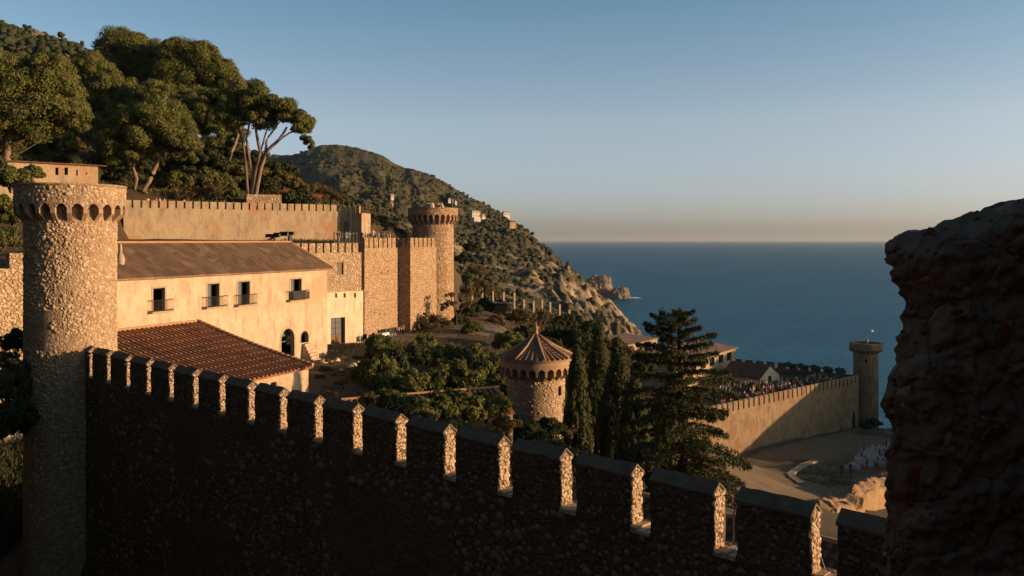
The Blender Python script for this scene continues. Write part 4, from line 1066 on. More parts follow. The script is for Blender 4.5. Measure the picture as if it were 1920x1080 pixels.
mb.tube([(TT[0], TT[1], za + .6), (TT[0] + .28, TT[1] - .1, za + .62)], [.09, .05], 6); mb.build('finial', M['tile_edge'], tu, smooth=True)
sl = at(1046, 735, 72.9); mb = MB(); a = math.atan2(-2.0, 1.25); mb.box((TT[0] + 2.42 * math.cos(R(-38)), TT[1] + 2.42 * math.sin(R(-38)), sl.z), (.25, .22, .75), R(-38)); mb.build('window_slit', M['dark'], tu)

# ------------------------------------------------------------------ near broken wall block on the right
def near_block():
    root = thing('rock_block', (1.6, 2.7, H - 1.2), 'huge dark rough stone wall block standing close at the right', 'wall')
    D0 = 2.5; k = F / D0
    lp_ = [(470, 1700), (486, 1678), (505, 1669), (540, 1674), (575, 1686), (610, 1692), (645, 1689), (690, 1676), (725, 1655), (765, 1652), (800, 1663), (835, 1668), (862, 1657), (900, 1654), (960, 1656), (1000, 1652), (1080, 1645), (1300, 1640)]
    tp_ = [(1668, 490), (1700, 466), (1740, 441), (1775, 427), (1800, 417), (1850, 402), (1884, 392), (1893, 381), (1920, 372), (2100, 356), (2450, 325), (2520, -200), (3000, -500)]  # last points: unseen rise added to shade the block top
    zl = np.array([-(p[0] - 450) / k for p in lp_])[::-1]; xl = np.array([(p[1] + 38 - 960) / k for p in lp_])[::-1]
    xt = np.array([(p[0] - 960) / k for p in tp_]); zt = np.array([-(p[1] - 450) / k for p in tp_])
    zb = -1.35; nu, nv = 210, 190
    U = np.linspace(0, 1, nu) ** 1.35; W = np.linspace(0, 1, nv)
    u, w = np.meshgrid(U, W, indexing='ij')
    zc = zb + (-.04 - zb) * w; x0 = np.interp(zc, zl, xl); x = x0 + (2.9 - x0) * u
    ztop = np.interp(x, xt, zt); z = zb + (ztop - zb) * w
    front = np.stack([x, np.full_like(x, D0), z], -1)
    # round the left and upper arrises
    rl = np.clip(1 - (x - x0) / .10, 0, 1); rt = np.clip(1 - (ztop - z) / .09, 0, 1)
    front[..., 1] += .10 * rl ** 2 + .12 * rt ** 2
    P = front
    n1 = fbm(P * 5, 5, 61); n2 = np.abs(fbm(P * 11, 4, 62)); n3 = fbm(P * 38, 3, 63)
    strat = fbm(P * np.array([3, 3, 14]), 4, 64)
    front[..., 1] -= (n1 * .03 + n2 * .028 + n3 * .012 + strat * .03 + np.abs(fbm(P * 24, 3, 69)) * .016 - .02)
    front[..., 0] += (n3 * .008 + (np.abs(fbm(P * 13, 4, 66)) - .2) * .055) * rl
    front[..., 2] += (n3 * .006 + (np.abs(fbm(P * 9, 4, 68)) - .2) * .03) * rt
    V = front.reshape(-1, 3); i = np.arange(nu * nv).reshape(nu, nv)
    Fq = [np.stack([i[:-1, :-1], i[1:, :-1], i[1:, 1:], i[:-1, 1:]], -1).reshape(-1, 4)]
    VV = [V]; o_ = len(V)
    # left flank and rough top going back into the wall
    for edge, dirv, n in ((front[0], np.array([.52, .95, 0]), 30), (front[:, -1], np.array([.5, .95, -.02]), 34)):
        m_ = len(edge); G = []
        for j in range(n):
            f = j / (n - 1); q = edge + dirv * f; am = min(1, j / 3)
            q = q + np.stack([fbm(q * 9, 4, 70) * .02, q[:, 0] * 0, fbm(q * 7, 4, 71) * .03], -1) * am; G.append(q)
        G = np.stack(G, 0); a = np.arange(n * m_).reshape(n, m_) + o_
        VV.append(G.reshape(-1, 3)); o_ += n * m_; Fq.append(np.stack([a[:-1, :-1], a[:-1, 1:], a[1:, 1:], a[1:, :-1]], -1).reshape(-1, 4))
    V = np.concatenate(VV); V[:, 2] += H
    m, nt, b = new_mat('weathered_block'); v = coords(nt)
    f1 = noise(nt, v, 3.2, 6, .65); f2 = noise(nt, v, 14, 6, .7); f3 = noise(nt, v, 60, 4, .6)
    vo = N(nt, 'ShaderNodeTexVoronoi', Scale=7); nt.links.new(v, vo.inputs['Vector']); sp = N(nt, 'ShaderNodeSeparateColor'); nt.links.new(vo.outputs['Color'], sp.inputs[0])
    st = ramp(nt, sp.outputs[0], [(0, (.12, .078, .052)), (.35, (.175, .126, .09)), (.6, (.13, .086, .06)), (.8, (.24, .185, .14)), (1, (.14, .068, .046))])
    c = mix(nt, ramp(nt, f1, [(.4, (0, 0, 0)), (.62, (1, 1, 1))]), st, (.165, .125, .095))
    c = mix(nt, .7, c, mix(nt, f2, (.35,) * 3, (1.5,) * 3), 'MULTIPLY'); nt.links.new(c, b.inputs['Base Color'])
    ved = N(nt, 'ShaderNodeTexVoronoi', Scale=7, feature='DISTANCE_TO_EDGE'); nt.links.new(v, ved.inputs['Vector'])
    bump(nt, b, mix(nt, .5, mix(nt, .4, f2, f3), ramp(nt, ved.outputs['Distance'], [(0, (0, 0, 0)), (.06, (1, 1, 1))])), .8, .015)
    mesh_np('block_body', V, np.concatenate(Fq), m, parent=root, smooth=True)
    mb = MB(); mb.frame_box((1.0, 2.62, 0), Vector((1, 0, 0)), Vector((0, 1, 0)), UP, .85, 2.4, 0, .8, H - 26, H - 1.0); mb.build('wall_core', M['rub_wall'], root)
    mb = MB(); mb.frame_box((2.62, -3, 0), Vector((0, 1, 0)), Vector((1, 0, 0)), UP, 2.6, 6.6, 0, 1.0, H - 26, H + 1.5); mb.build('added_shade_wall', M['rub_wall'], root)  # unseen wall added to keep low sun off the block face
    gi = RNG.choice(nu * nv, 900, replace=False); gp = front.reshape(-1, 3)[gi] + np.array([0, -.002, H]); gp = gp[gp[:, 0] < 1.75]
    dome_stones('grit', gp, np.tile([-.05, -1, .05], (len(gp), 1)), np.clip(RNG.lognormal(-4.8, .5, len(gp)), .004, .016), M['stone_shaded'], root, hgt=.5)
    red = mat_plain('red_stone', (.16, .038, .026), (.12, .03, .02), 14, .6, .01); pale = mat_plain('pale_grey_stone', (.30, .24, .19), (.23, .18, .145), 14, .6, .01); och = mat_plain('ochre_stone', (.25, .155, .09), (.19, .12, .065), 14, .6, .01)
    xf = lambda px, py: ((px - 960) / k, -(py - 450) / k)
    st = [(1840, 628, 30, red), (1772, 700, 24, pale), (1800, 938, 18, och), (1700, 905, 26, red), (1696, 945, 24, red), (1740, 820, 20, pale), (1880, 900, 22, pale), (1760, 990, 18, red), (1900, 700, 20, och), (1830, 800, 18, red), (1690, 770, 15, pale), (1810, 1040, 20, pale), (1880, 1010, 18, red), (1860, 520, 16, och)]
    for px, py, r_, mm in st:
        x_, z_ = xf(px + 34, py)
        j = int(np.argmin(np.abs(front[..., 0] - x_).ravel() + np.abs(front[..., 2] - (z_)).ravel())); p = front.reshape(-1, 3)[j]
        o = dome_stones('stone', [[0, 0, 0]], [[-.05, -1, 0.05]], [r_ / k * 1.05], mm, None, kind=None, hgt=.05)
        sd = o.modifiers.new('soft', 'SUBSURF'); sd.levels = 2; sd.render_levels = 2
        o.parent = root; o.location = Vector((p[0], p[1] + .004, p[2] + H)) - Vector((1.6, 2.7, H - 1.2))
near_block()
# walkway the camera stands on
lw = thing('lookout_walk', (0, 0, H - 24), 'stone wall walk at the viewpoint', 'wall')
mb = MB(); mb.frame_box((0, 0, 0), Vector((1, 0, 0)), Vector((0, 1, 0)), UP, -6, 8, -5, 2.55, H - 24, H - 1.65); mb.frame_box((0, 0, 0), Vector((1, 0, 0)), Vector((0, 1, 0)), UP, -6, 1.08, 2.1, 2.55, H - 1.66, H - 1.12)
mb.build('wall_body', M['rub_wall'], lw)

# ------------------------------------------------------------------ lower seaside wall and its tower
RU = Vector((RW1[0] - RW0[0], RW1[1] - RW0[1], 0)).normalized(); RN = Vector((RU.y, -RU.x, 0))
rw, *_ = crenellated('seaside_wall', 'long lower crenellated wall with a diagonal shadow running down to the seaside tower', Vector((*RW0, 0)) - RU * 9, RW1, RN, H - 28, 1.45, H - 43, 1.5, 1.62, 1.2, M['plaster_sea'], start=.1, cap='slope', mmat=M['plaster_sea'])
mb = MB(); mb.frame_box(Vector((*RW0, 0)) - RU * 9 + RN * .07, RU, -RN, UP, 0, 58, 0, .07, H - 30.35, H - 30.15); mb.build('string_course', M['plaster_sea'], rw)
s = cpl(1601, Vector((*RW0, 0)), RU); mb = MB(); zz0 = H - 38.6
pr_ = [(s - .55, zz0), (s + .55, zz0), (s + .55, zz0 + 2.4), (s + .35, zz0 + 3.4), (s, zz0 + 4.1), (s - .35, zz0 + 3.4), (s - .55, zz0 + 2.4)]
ro_ = Vector((*RW0, 0)); mb.add([ro_ + RU * a + RN * d + UP * z for d in (.02, -.1) for a, z in pr_], [tuple(range(7))] + [(i, i + 7, (i + 1) % 7 + 7, (i + 1) % 7) for i in range(7)]); mb.build('door', M['dark'], rw)
T3 = (74.4, 186.5)
t3 = round_tower('round_tower', 'round seaside tower with a thin flagpole at the far end of the lower wall', T3, 2.5, 3.3, H - 21.6, H - 23.6, .75, H - 46, 26, M['plaster_sea'], par_in=.45)
mb = MB(); p = at(1624, 690, 184.2); mb.box((p.x, p.y, H - 25.2), (.3, .3, .75)); mb.build('window_slit', M['dark'], t3)
mb = MB(); mb.lathe((T3[0] - .2, T3[1] - 1.0, H - 23), [(.35, 0), (.35, 1.9), (.25, 2.15), (0, 2.25)], 10); mb.build('stair_turret', M['corbel'], t3)
fp = Vector((T3[0] + 1.4, T3[1] + .5, H - 23)); fl_ = thing('flagpole', fp, 'thin pole with a small faded pennant on the seaside tower', 'flagpole')
mb = MB(); mb.tube([fp, fp + UP * 4.2], .05, 5); mb.build('pole', M['trim'], fl_)
mb = MB(); mb.add([fp + Vector((.05, 0, 4.1)), fp + Vector((.6, .1, 3.9)), fp + Vector((.5, .15, 3.6)), fp + Vector((.05, 0, 3.6))], [(0, 1, 2, 3)]); mb.build('pennant', M['cloth'], fl_)
# wall on the sea side
SW1 = (74 - 2, 187.5); su = Vector((SW1[0] - SW0[0], SW1[1] - SW0[1], 0)).normalized(); sn = Vector((su.y, -su.x, 0)); sn = sn if sn.y < 0 else -sn
crenellated('sea_parapet', 'dark shaded parapet with wide merlons along the sea behind the crowd', SW0, SW1, sn, H - 27.3, 1.3, H - 34, 1.0, 2.55, 1.75, M['plaster_sea'], start=.2)

# loggia building
def block_house(name, label, px0, D0, px1, D1, ytop_h, zbot, ops, roofmat, depth, wallmat, cat='house', slope=0, over=.5):
    a = at(px0, 450, D0); b_ = at(px1, 450, D1); a.z = b_.z = 0; u = (b_ - a).normalized(); n_ = Vector((u.y, -u.x, 0)); L_ = (b_ - a).length
    root = thing(name, (a.x, a.y, zbot), label, cat)
    mb = MB(); wall_panel(mb, a, u, n_, 0, L_, zbot, ytop_h, [(q[0] * L_, q[1] * L_, q[2], q[3]) for q in ops], .5)
    mb.frame_box(a, u, -n_, UP, L_ - .3, L_, .003, depth, zbot, ytop_h); mb.frame_box(a, u, -n_, UP, 0, .3, .003, depth, zbot, ytop_h); mb.frame_box(a, u, -n_, UP, .301, L_ - .301, depth - .3, depth, zbot, ytop_h + slope * .95); mb.build('wall', wallmat, root)
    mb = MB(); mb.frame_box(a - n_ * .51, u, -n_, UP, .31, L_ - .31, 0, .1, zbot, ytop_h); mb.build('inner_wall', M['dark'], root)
    P = lambda s, d, z: a + u * s - n_ * d + UP * z
    zz = [ytop_h + .003, ytop_h + slope]; o_ = over
    mb = MB(); mb.add([P(-o_, -o_, zz[0]), P(L_ + o_, -o_, zz[0]), P(L_ + o_, depth + .3, zz[1]), P(-o_, depth + .3, zz[1]), P(-o_, -o_, zz[0] + .2), P(L_ + o_, -o_, zz[0] + .2), P(L_ + o_, depth + .3, zz[1] + .2), P(-o_, depth + .3, zz[1] + .2)], [(3, 2, 1, 0), (4, 5, 6, 7), (0, 1, 5, 4), (1, 2, 6, 5), (2, 3, 7, 6), (3, 0, 4, 7)])
    mb.build('roof', roofmat, root)
    return root
zt_ = H - 24.3
block_house('loggia_house', 'lit house with dark loggia openings under a flat brown roof by the sea', 1268, 172, 1379, 199, zt_, H - 33, [(.06 + .155 * i, .15 + .155 * i, zt_ - 2.3, zt_ - .5) for i in range(6)], M['tile_brown'], 9, M['plaster_wall'], slope=1.2)
block_house('flat_house', 'low grey roofed house between the dark cypress and the cedar', 1136, 176, 1232, 196, H - 21.8, H - 31, [(.2, .28, H - 24.5, H - 23), (.6, .68, H - 24.5, H - 23)], M['tile_brown'], 8, M['plaster_wall'], slope=.5)
# gable house
gh = thing('gable_house', at(1440, 720, 184), 'low white gabled house with a dark tiled roof among the crowd', 'house')
ga = at(1425, 450, 181); gb_ = at(1461, 450, 187); ga.z = gb_.z = 0; gu = (gb_ - ga).normalized(); gn = Vector((gu.y, -gu.x, 0)); gl = (gb_ - ga).length
ze_, zr_ = H - 28.3, H - 26.1; P = lambda s, d, z: ga + gu * s - gn * d + UP * z
mb = MB(); mb.add([P(0, 0, H - 31), P(gl, 0, H - 31), P(gl, 0, ze_), P(gl * .5, 0, zr_), P(0, 0, ze_)], [(0, 1, 2, 3, 4)]); mb.frame_box(ga, gu, -gn, UP, 0, .25, .003, 9, H - 31, ze_); mb.frame_box(ga, gu, -gn, UP, gl - .25, gl, .003, 9, H - 31, ze_); mb.build('wall', M['plaster_pale'], gh)
mb = MB()
for sgn, e0 in ((-1, -.3), (1, gl + .3)):
    q = [P(e0, -.2, ze_ - .12), P(gl * .5, -.2, zr_ + .06), P(gl * .5, 9, zr_ + .06), P(e0, 9, ze_ - .12)]; q2 = [p + UP * .16 for p in q]; mb.add(q + q2, [(3, 2, 1, 0), (4, 5, 6, 7), (0, 1, 5, 4), (1, 2, 6, 5), (2, 3, 7, 6), (3, 0, 4, 7)])
mb.build('roof', M['tile_dark'], gh)
mb = MB(); mb.frame_box(ga + gn * .02, gu, -gn, UP, gl * .42, gl * .58, 0, .03, H - 31, H - 28.2); mb.build('door', M['dark'], gh)
# green awnings
gm = mat_plain('green_awning', (.018, .062, .045), (.025, .08, .058), 1, .2, .02)
lab = ['green awning nearest the white gabled house', 'second green awning along the sea parapet', 'green awning in the middle of the row along the sea parapet', 'fourth green awning along the sea parapet', 'green awning closest to the seaside tower']
for i in range(5):
    p = at(1478 + 24 * i, 450, 196 - 2.2 * i); z0 = H - 29.4; tw = thing('awning', (p.x, p.y, z0), lab[i], 'awning', 'green awnings along the sea parapet')
    mb = MB(); w_ = 1.05; mb.add([(p.x - w_, p.y - w_, z0 + 1.9), (p.x + w_, p.y - w_, z0 + 1.9), (p.x + w_, p.y + w_, z0 + 1.9), (p.x - w_, p.y + w_, z0 + 1.9), (p.x, p.y, z0 + 2.6)], [(0, 1, 4), (1, 2, 4), (2, 3, 4), (3, 0, 4), (3, 2, 1, 0)])
    mb.add([(p.x - w_, p.y - w_, z0 + 1.9), (p.x + w_, p.y - w_, z0 + 1.9), (p.x + w_, p.y - w_, z0 + 1.5), (p.x - w_, p.y - w_, z0 + 1.5)], [(0, 3, 2, 1)]); mb.build('canopy', gm, tw)
    for sx in (-1, 1):
        for sy in (-1, 1):
            q = MB(); q.tube([(p.x + sx * w_ * .95, p.y + sy * w_ * .95, z0), (p.x + sx * w_ * .95, p.y + sy * w_ * .95, z0 + 1.9)], .04, 4); q.build('pole', M['iron'], tw)

# ------------------------------------------------------------------ tiled shed right behind the town wall
sh = thing('tiled_shed', (2.5, 29, H - 17), 'dark ribbed tile roof of a shed seen through the gaps of the battlements', 'shed')
so_ = Vector((8.0, 26.5, 0)); su_ = ADIR; sn_ = -UN_A
mb = MB(); sp_ = lambda s, d, z: so_ + su_ * s + sn_ * d + UP * z
zr2, zl2 = H - 10.25, H - 12.4
mb.add([sp_(-1.5, 0, zl2), sp_(11, 0, zl2), sp_(11, 4.5, zr2), sp_(-1.5, 4.5, zr2), sp_(-1.5, 9, zl2), sp_(11, 9, zl2)], [(0, 3, 2, 1)[::-1], (3, 2, 5, 4)]); rs = mb.build('roof', M['tile_dark'], sh)
t = None; k = 0
while -1.4 + k * .36 < 11:
    if t is None:
        mb = MB(); ni = 12
        for i in range(ni): mb.tube([sp_(-1.4, 4.5 * i / ni - .02, zl2 + (zr2 - zl2) * i / ni + .03), sp_(-1.4, 4.5 * (i + 1.1) / ni, zl2 + (zr2 - zl2) * (i + 1.1) / ni)], [.12, .09], 6)
        t = mb.build('tile_row', M['tile_dark'], rs)
    else: c = t.copy(); COL.objects.link(c); c.parent = rs; c.location = su_ * (k * .36)
    k += 1
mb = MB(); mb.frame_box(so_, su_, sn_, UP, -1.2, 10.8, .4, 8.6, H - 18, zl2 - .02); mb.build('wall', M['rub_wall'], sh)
mb = MB(); mb.tube([sp_(-1.5, 4.5, zr2 + .05), sp_(11, 4.5, zr2 + .05)], .13, 6); mb.build('ridge_tiles', M['tile_edge'], rs)

# garden lean-to with tiled roof half hidden by bushes
gs = thing('garden_shed', at(780, 730, 66), 'long low tiled garden shed half hidden by shrubs left of the turret', 'shed')
g0, g1 = at(640, 728, 63.5), at(935, 722, 69); gu_ = (g1 - g0).normalized(); gu_.z = 0; gu_.normalize(); gn_ = Vector((gu_.y, -gu_.x, 0)); gl_ = Vector((g1.x - g0.x, g1.y - g0.y, 0)).length
zgr = H - 11.5; gp_ = lambda s, d, z: Vector((g0.x, g0.y, 0)) + gu_ * s + gn_ * d + UP * z
mb = MB(); mb.add([gp_(0, 0, zgr), gp_(gl_, 0, zgr), gp_(gl_, 3, zgr - 1.5), gp_(0, 3, zgr - 1.5)], [(0, 3, 2, 1)]); rs = mb.build('roof', M['tile_red'], gs)
t = None
for k in range(int(gl_ / .42)):
    if t is None:
        mb = MB()
        for i in range(9): mb.tube([gp_(.2, 3 * i / 9, zgr - 1.5 * i / 9 + .04), gp_(.2, 3 * (i + 1.12) / 9, zgr - 1.5 * (i + 1.12) / 9 + .07)], [.1, .13], 6)
        t = mb.build('tile_row', M['tile_red'], rs)
    else: c = t.copy(); COL.objects.link(c); c.parent = rs; c.location = gu_ * (.42 * k)
mb = MB(); mb.tube([gp_(0, 0, zgr + .06), gp_(gl_, 0, zgr + .06)], .14, 6); mb.build('ridge_tiles', M['tile_edge'], rs)
mb = MB(); mb.frame_box((g0.x, g0.y, 0), gu_, gn_, UP, .1, gl_ - .1, .1, 2.7, H - 16, zgr - 1.6); mb.build('wall', M['rub_tower'], gs)

# ------------------------------------------------------------------ paved and sandy surfaces
def drape(name, poly, mat, lift=.06, step=1.0, nz=.0):
    """sheet following the ground inside a polygon of world x, y"""
    import bmesh
    pts = np.array(poly); x0, y0 = pts.min(0); x1, y1 = pts.max(0)
    xs = np.arange(x0, x1 + step, step); ys = np.arange(y0, y1 + step, step); X, Y = np.meshgrid(xs, ys)
    ins = np.zeros(X.shape, bool); n = len(poly)
    for i in range(n):
        (ax, ay), (bx_, by_) = poly[i], poly[(i + 1) % n]
        cond = ((ay > Y) != (by_ > Y)) & (X < (bx_ - ax) * (Y - ay) / (by_ - ay + 1e-9) + ax); ins ^= cond
    h = ground_h(X, Y) + H; P = np.stack([X, Y, X * 0], -1); h = h + fbm(P * .5, 3, 5) * .18 + lift + fbm(P * .7, 2, 15) * nz
    idx = np.arange(X.size).reshape(X.shape); q = np.stack([idx[:-1, :-1], idx[:-1, 1:], idx[1:, 1:], idx[1:, :-1]], -1); ok = ins[:-1, :-1] & ins[1:, 1:] & ins[:-1, 1:] & ins[1:, :-1]
    V = np.stack([X, Y, h], -1).reshape(-1, 3); Fq = q[ok]; us, inv = np.unique(Fq, return_inverse=True)
    return mesh_np(name, V[us], inv.reshape(-1, 4), mat, kind='structure', smooth=True)
xy = lambda px, py, D: (float(at(px, py, D).x), float(D))
drape('courtyard', [(-20.2, 98.5), (-18, 108.5), (-15, 118), (-13, 118.5), (-12.8, 126), (-9, 128), (-4, 121), (-9, 110), (-12, 100), (-15.5, 91), (-19.5, 92)], M['path'], .05)
drape('plaza', [(-9, 128), (-2, 131), (3, 128), (1, 120), (-6, 116)], mat_plain('grey_plaza', (.20, .16, .12), (.17, .135, .10), .5, .2, .03), .07)
drape('road', [(13, 66), (20, 66), (24, 75), (34, 95), (44, 112), (52, 128), (60, 142), (72, 158), (88, 176), (86, 183), (76, 182.5), (71, 181.6), (50, 162), (36, 149), (28, 140), (22, 120), (17, 96)], M['road'], .07, .8)
# grass patch bounded by a low curved kerb wall
gpz = [xy(1490, 900, 134), xy(1500, 868, 146), xy(1530, 850, 152), xy(1600, 842, 160), xy(1660, 850, 158), xy(1640, 905, 138), xy(1560, 920, 130), xy(1520, 930, 126)]
drape('grass_bank', gpz, mat_plain('dry_grass', (.19, .14, .065), (.12, .095, .042), .9, .8, .15), .07, .8, .0)
kb = MB(); kp = [xy(1531, 848, 150), xy(1508, 858, 147), xy(1490, 874, 141), xy(1482, 895, 134), xy(1487, 915, 128), xy(1507, 934, 122)]
kw = thing('kerb_wall', (kp[0][0], kp[0][1], gz(*kp[0])), 'low curved kerb wall beside the sandy road at the bottom right', 'wall')
cr = []
for i in range(len(kp) - 1):
    for j in range(5): t = j / 5; cr.append((kp[i][0] * (1 - t) + kp[i + 1][0] * t, kp[i][1] * (1 - t) + kp[i + 1][1] * t))
for i, (a, b_) in enumerate(zip(cr, cr[1:])):
    u = Vector((b_[0] - a[0], b_[1] - a[1], 0)); L_ = u.length; u.normalize(); n_ = Vector((u.y, -u.x, 0)); z = gz(*a); mb = MB(); mb.frame_box((a[0], a[1], z), u, n_, UP, .02, L_ - .03, -.5, .5, -1.0, .5 + random.uniform(-.03, .03)); mb.build('kerb_stone', M['trim'], kw)
# sandstone bluff catching the sun at the lower right
def bluff():
    nx, ny = 130, 120; px = np.linspace(1480, 1760, nx); U = np.linspace(-14, 34, ny); PX, UU = np.meshgrid(px, U)
    D0 = np.interp(PX, [1480, 1510, 1545, 1600, 1660, 1760], [84, 86, 89, 98, 112, 132]); DD = D0 + UU
    X = (PX - 960) / F * DD
    top = np.interp(PX, [1480, 1500, 1525, 1560, 1600, 1660, 1760], [-34, -29.5, -27.8, -28.2, -29.4, -31.2, -33])
    prof = np.interp(UU, [-14, -9, -2.5, 0, 6, 14, 22, 34], [-14, -10.5, -8.5, -.2, 0, -1.6, -4.5, -12])
    P = np.stack([X, DD, X * 0], -1); Z = top + prof + (fbm(P * .16, 4, 91) * 1.3 + np.abs(fbm(P * .5, 4, 92)) * 1.0 - .4) * np.clip((UU + 14) / 10, .3, 1)
    X = X + fbm(np.stack([X * .25, DD * .25, Z * .4], -1), 3, 95) * 1.2
    V = np.stack([X, DD, Z + H], -1).reshape(-1, 3); i = np.arange(nx * ny).reshape(ny, nx); Fq = np.stack([i[:-1, :-1], i[:-1, 1:], i[1:, 1:], i[1:, :-1]], -1).reshape(-1, 4)
    mesh_np('sandstone_bluff', V, Fq, mat_plain('sandstone', (.38, .24, .125), (.25, .155, .085), .5, .9, .35), kind='structure')
bluff()

# ------------------------------------------------------------------ trees
def sph(n, upb=0.0, rng=RNG):
    d = rng.normal(0, 1, (n, 3)); d[:, 2] += upb; return d / np.linalg.norm(d, axis=1, keepdims=True)

def lobe_leaves(C, Rr, n_each, L, W, flat=.75, upb=.35, spread=.42):
    """leaf tufts over many lobes (centres C, radii Rr)"""
    C = np.repeat(C, n_each, 0); Rr = np.repeat(Rr, n_each); d = sph(len(C), upb)
    rad = Rr * RNG.uniform(.55, 1.05, len(C)); P = C + d * np.stack([rad, rad, rad * flat], -1)
    return tufts(P, d, RNG.uniform(.7, 1.3, len(P)) * L, RNG.uniform(.7, 1.3, len(P)) * W, spread, upb)

def px_ell(e, D):
    c = np.array(at(e[0], e[1], D)); k = D / F; return c, e[2] * k, e[3] * k

def crown_mesh(name, ells, D, mat, parent, lobe=.28, n_each=330, L=.46, W=.13, dy=.85, dens=1.35, flat=.72):
    parts = []
    for e in ells:
        Dq = D + (e[4] if len(e) > 4 else 0); c, rx, rz = px_ell(e, Dq)
        n = int(max(10, 26 * dens * (rx * rz) / (3.2 * 2.2)))
        d = sph(n, .45); rr = RNG.uniform(.62, 1.0, n)[:, None]; r_l = lobe * (.5 * rx + .5 * rz) * RNG.uniform(.7, 1.25, n)
        P = c + d * rr * np.array([rx - lobe * rx * .6, rx * dy, rz - lobe * rz * .5])
        parts.append(lobe_leaves(P, r_l, n_each, L, W, flat))
    return leafmesh(name, parts, mat, parent)

def trunk_paths(paths, D, parent, mat, name='trunk'):
    for p in paths:
        mb = MB(); pts = [at(q[0], q[1], D + (q[3] if len(q) > 3 else 0)) for q in p]; rr = [q[2] * D / F * .72 for q in p]
        # smooth the path
        P2 = []; R2_ = []
        for i in range(len(pts) - 1):
            for j in range(4): t = j / 4; P2.append(pts[i].lerp(pts[i + 1], t) + Vector((random.uniform(-.04, .04), random.uniform(-.04, .04), 0))); R2_.append(rr[i] * (1 - t) + rr[i + 1] * t)
        P2.append(pts[-1]); R2_.append(rr[-1]); mb.tube(P2, R2_, 8); mb.build(name, mat, parent, smooth=True)

def pine(label, D, base, ells, trunks, limbs=(), **kw):
    b_ = at(base[0], base[1], D); t = thing('umbrella_pine', b_, label, 'pine tree')
    crown_mesh('crown', ells, D, M['leaf_pine'], t, **kw)
    trunk_paths(trunks, D, t, M['bark']); trunk_paths(limbs, D, t, M['bark'], 'limb')
    return t
pine('great pine with a broad billowing crown at the left edge above the round tower', 104, (10, 345), [(60, 185, 95, 80), (-30, 165, 100, 85), (122, 215, 48, 48), (25, 240, 80, 40), (90, 140, 60, 40)],
     [[(8, 400, 11), (10, 330, 10), (14, 270, 9), (30, 210, 6)]], [[(14, 275, 5), (45, 262, 4), (80, 235, 2)], [(11, 300, 3), (40, 285, 2), (80, 262, 1)]])
pine('tall pine whose dark crown tops the left end of the ridge of trees', 152, (240, 360), [(225, 95, 52, 42), (262, 100, 52, 38), (205, 135, 55, 42), (285, 140, 50, 40)], [[(240, 380, 8), (242, 250, 7), (238, 130, 5)]], lobe=.34)
pine('pine with a rounded crown just behind the great left pine', 142, (180, 360), [(165, 130, 50, 36), (205, 170, 58, 42), (150, 185, 45, 40), (230, 205, 50, 35)], [[(180, 380, 8), (182, 260, 7), (186, 170, 4)]])
pine('pine with a domed crown in the middle of the ridge of trees', 148, (360, 360), [(330, 105, 42, 36), (372, 110, 48, 36), (405, 140, 48, 36), (345, 150, 60, 42), (430, 165, 40, 30)], [[(355, 370, 8), (358, 240, 7), (365, 140, 5)]], lobe=.34)
pine('nearer pine with a wide green crown and a pale forked leaning trunk', 119, (255, 375), [(285, 235, 75, 58), (230, 265, 58, 46), (335, 255, 48, 42), (245, 285, 46, 20), (350, 282, 35, 22)],
     [[(252, 372, 6), (256, 335, 5.5), (250, 315, 4), (254, 290, 3)], [(258, 372, 6), (280, 340, 6), (293, 310, 5.5), (304, 285, 4), (316, 278, 2.5)]], [[(293, 312, 3), (288, 296, 2.5), (292, 278, 1.5)]])
pine('pine with a single upright pale trunk behind the shrubs', 134, (356, 345), [(405, 205, 50, 44), (445, 190, 48, 40), (420, 245, 50, 32), (375, 225, 42, 36)], [[(354, 350, 5), (356, 300, 4.5), (358, 250, 4)], [(412, 350, 4, 3), (432, 290, 5), (446, 255, 4), (448, 215, 3)]], [[(446, 256, 3), (440, 232, 3), (452, 205, 2)]])
pine('leaning umbrella pine with a fan of pale bare trunks and a crown ending the row', 123, (475, 368), [(470, 185, 52, 34), (520, 208, 48, 28), (560, 232, 34, 22), (545, 215, 34, 20), (572, 248, 20, 18), (580, 268, 11, 15), (490, 222, 42, 22), (440, 215, 40, 32)],
     [[(466, 372, 5), (462, 320, 5), (456, 265, 4.5), (446, 235, 3)], [(472, 372, 5), (480, 320, 5), (488, 285, 4.5), (480, 245, 3.5), (482, 215, 2)], [(478, 372, 5.5), (488, 320, 5), (498, 285, 5), (524, 262, 4), (538, 238, 2.5)], [(470, 372, 4), (474, 340, 4), (466, 290, 4), (462, 260, 3), (470, 225, 2)]],
     [[(498, 285, 3.5), (500, 262, 3), (516, 240, 2), (530, 222, 1.3)], [(524, 262, 2.5), (545, 248, 2), (560, 246, 1.2)], [(488, 285, 2.5), (500, 245, 2), (508, 225, 1.2)]], lobe=.36, dens=1.2)
pine('shaded pine filling the gap behind the two front pines', 140, (300, 360), [(300, 195, 60, 45), (360, 205, 50, 45), (130, 250, 55, 45), (190, 245, 50, 40)], [[(310, 375, 7), (312, 250, 6), (330, 190, 4)]])
# a narrow dark conifer far behind
t = thing('dark_conifer', at(76, 110, 172), 'small narrow dark conifer poking up between the far hill and the pines', 'tree')
parts = []; n = 14; C = np.array([list(at(76 + random.uniform(-5, 5) * (i / n), 70 + 48 * i / n, 172)) for i in range(n)]); parts.append(lobe_leaves(C, np.array([.5 + 1.1 * i / n for i in range(n)]), 160, .7, .3)); leafmesh('crown', parts, M['leaf_dark'], t)
mb = MB(); mb.tube([at(76, 150, 172), at(76, 75, 172)], [.3, .05], 6); mb.build('trunk', M['bark_dark'], t)

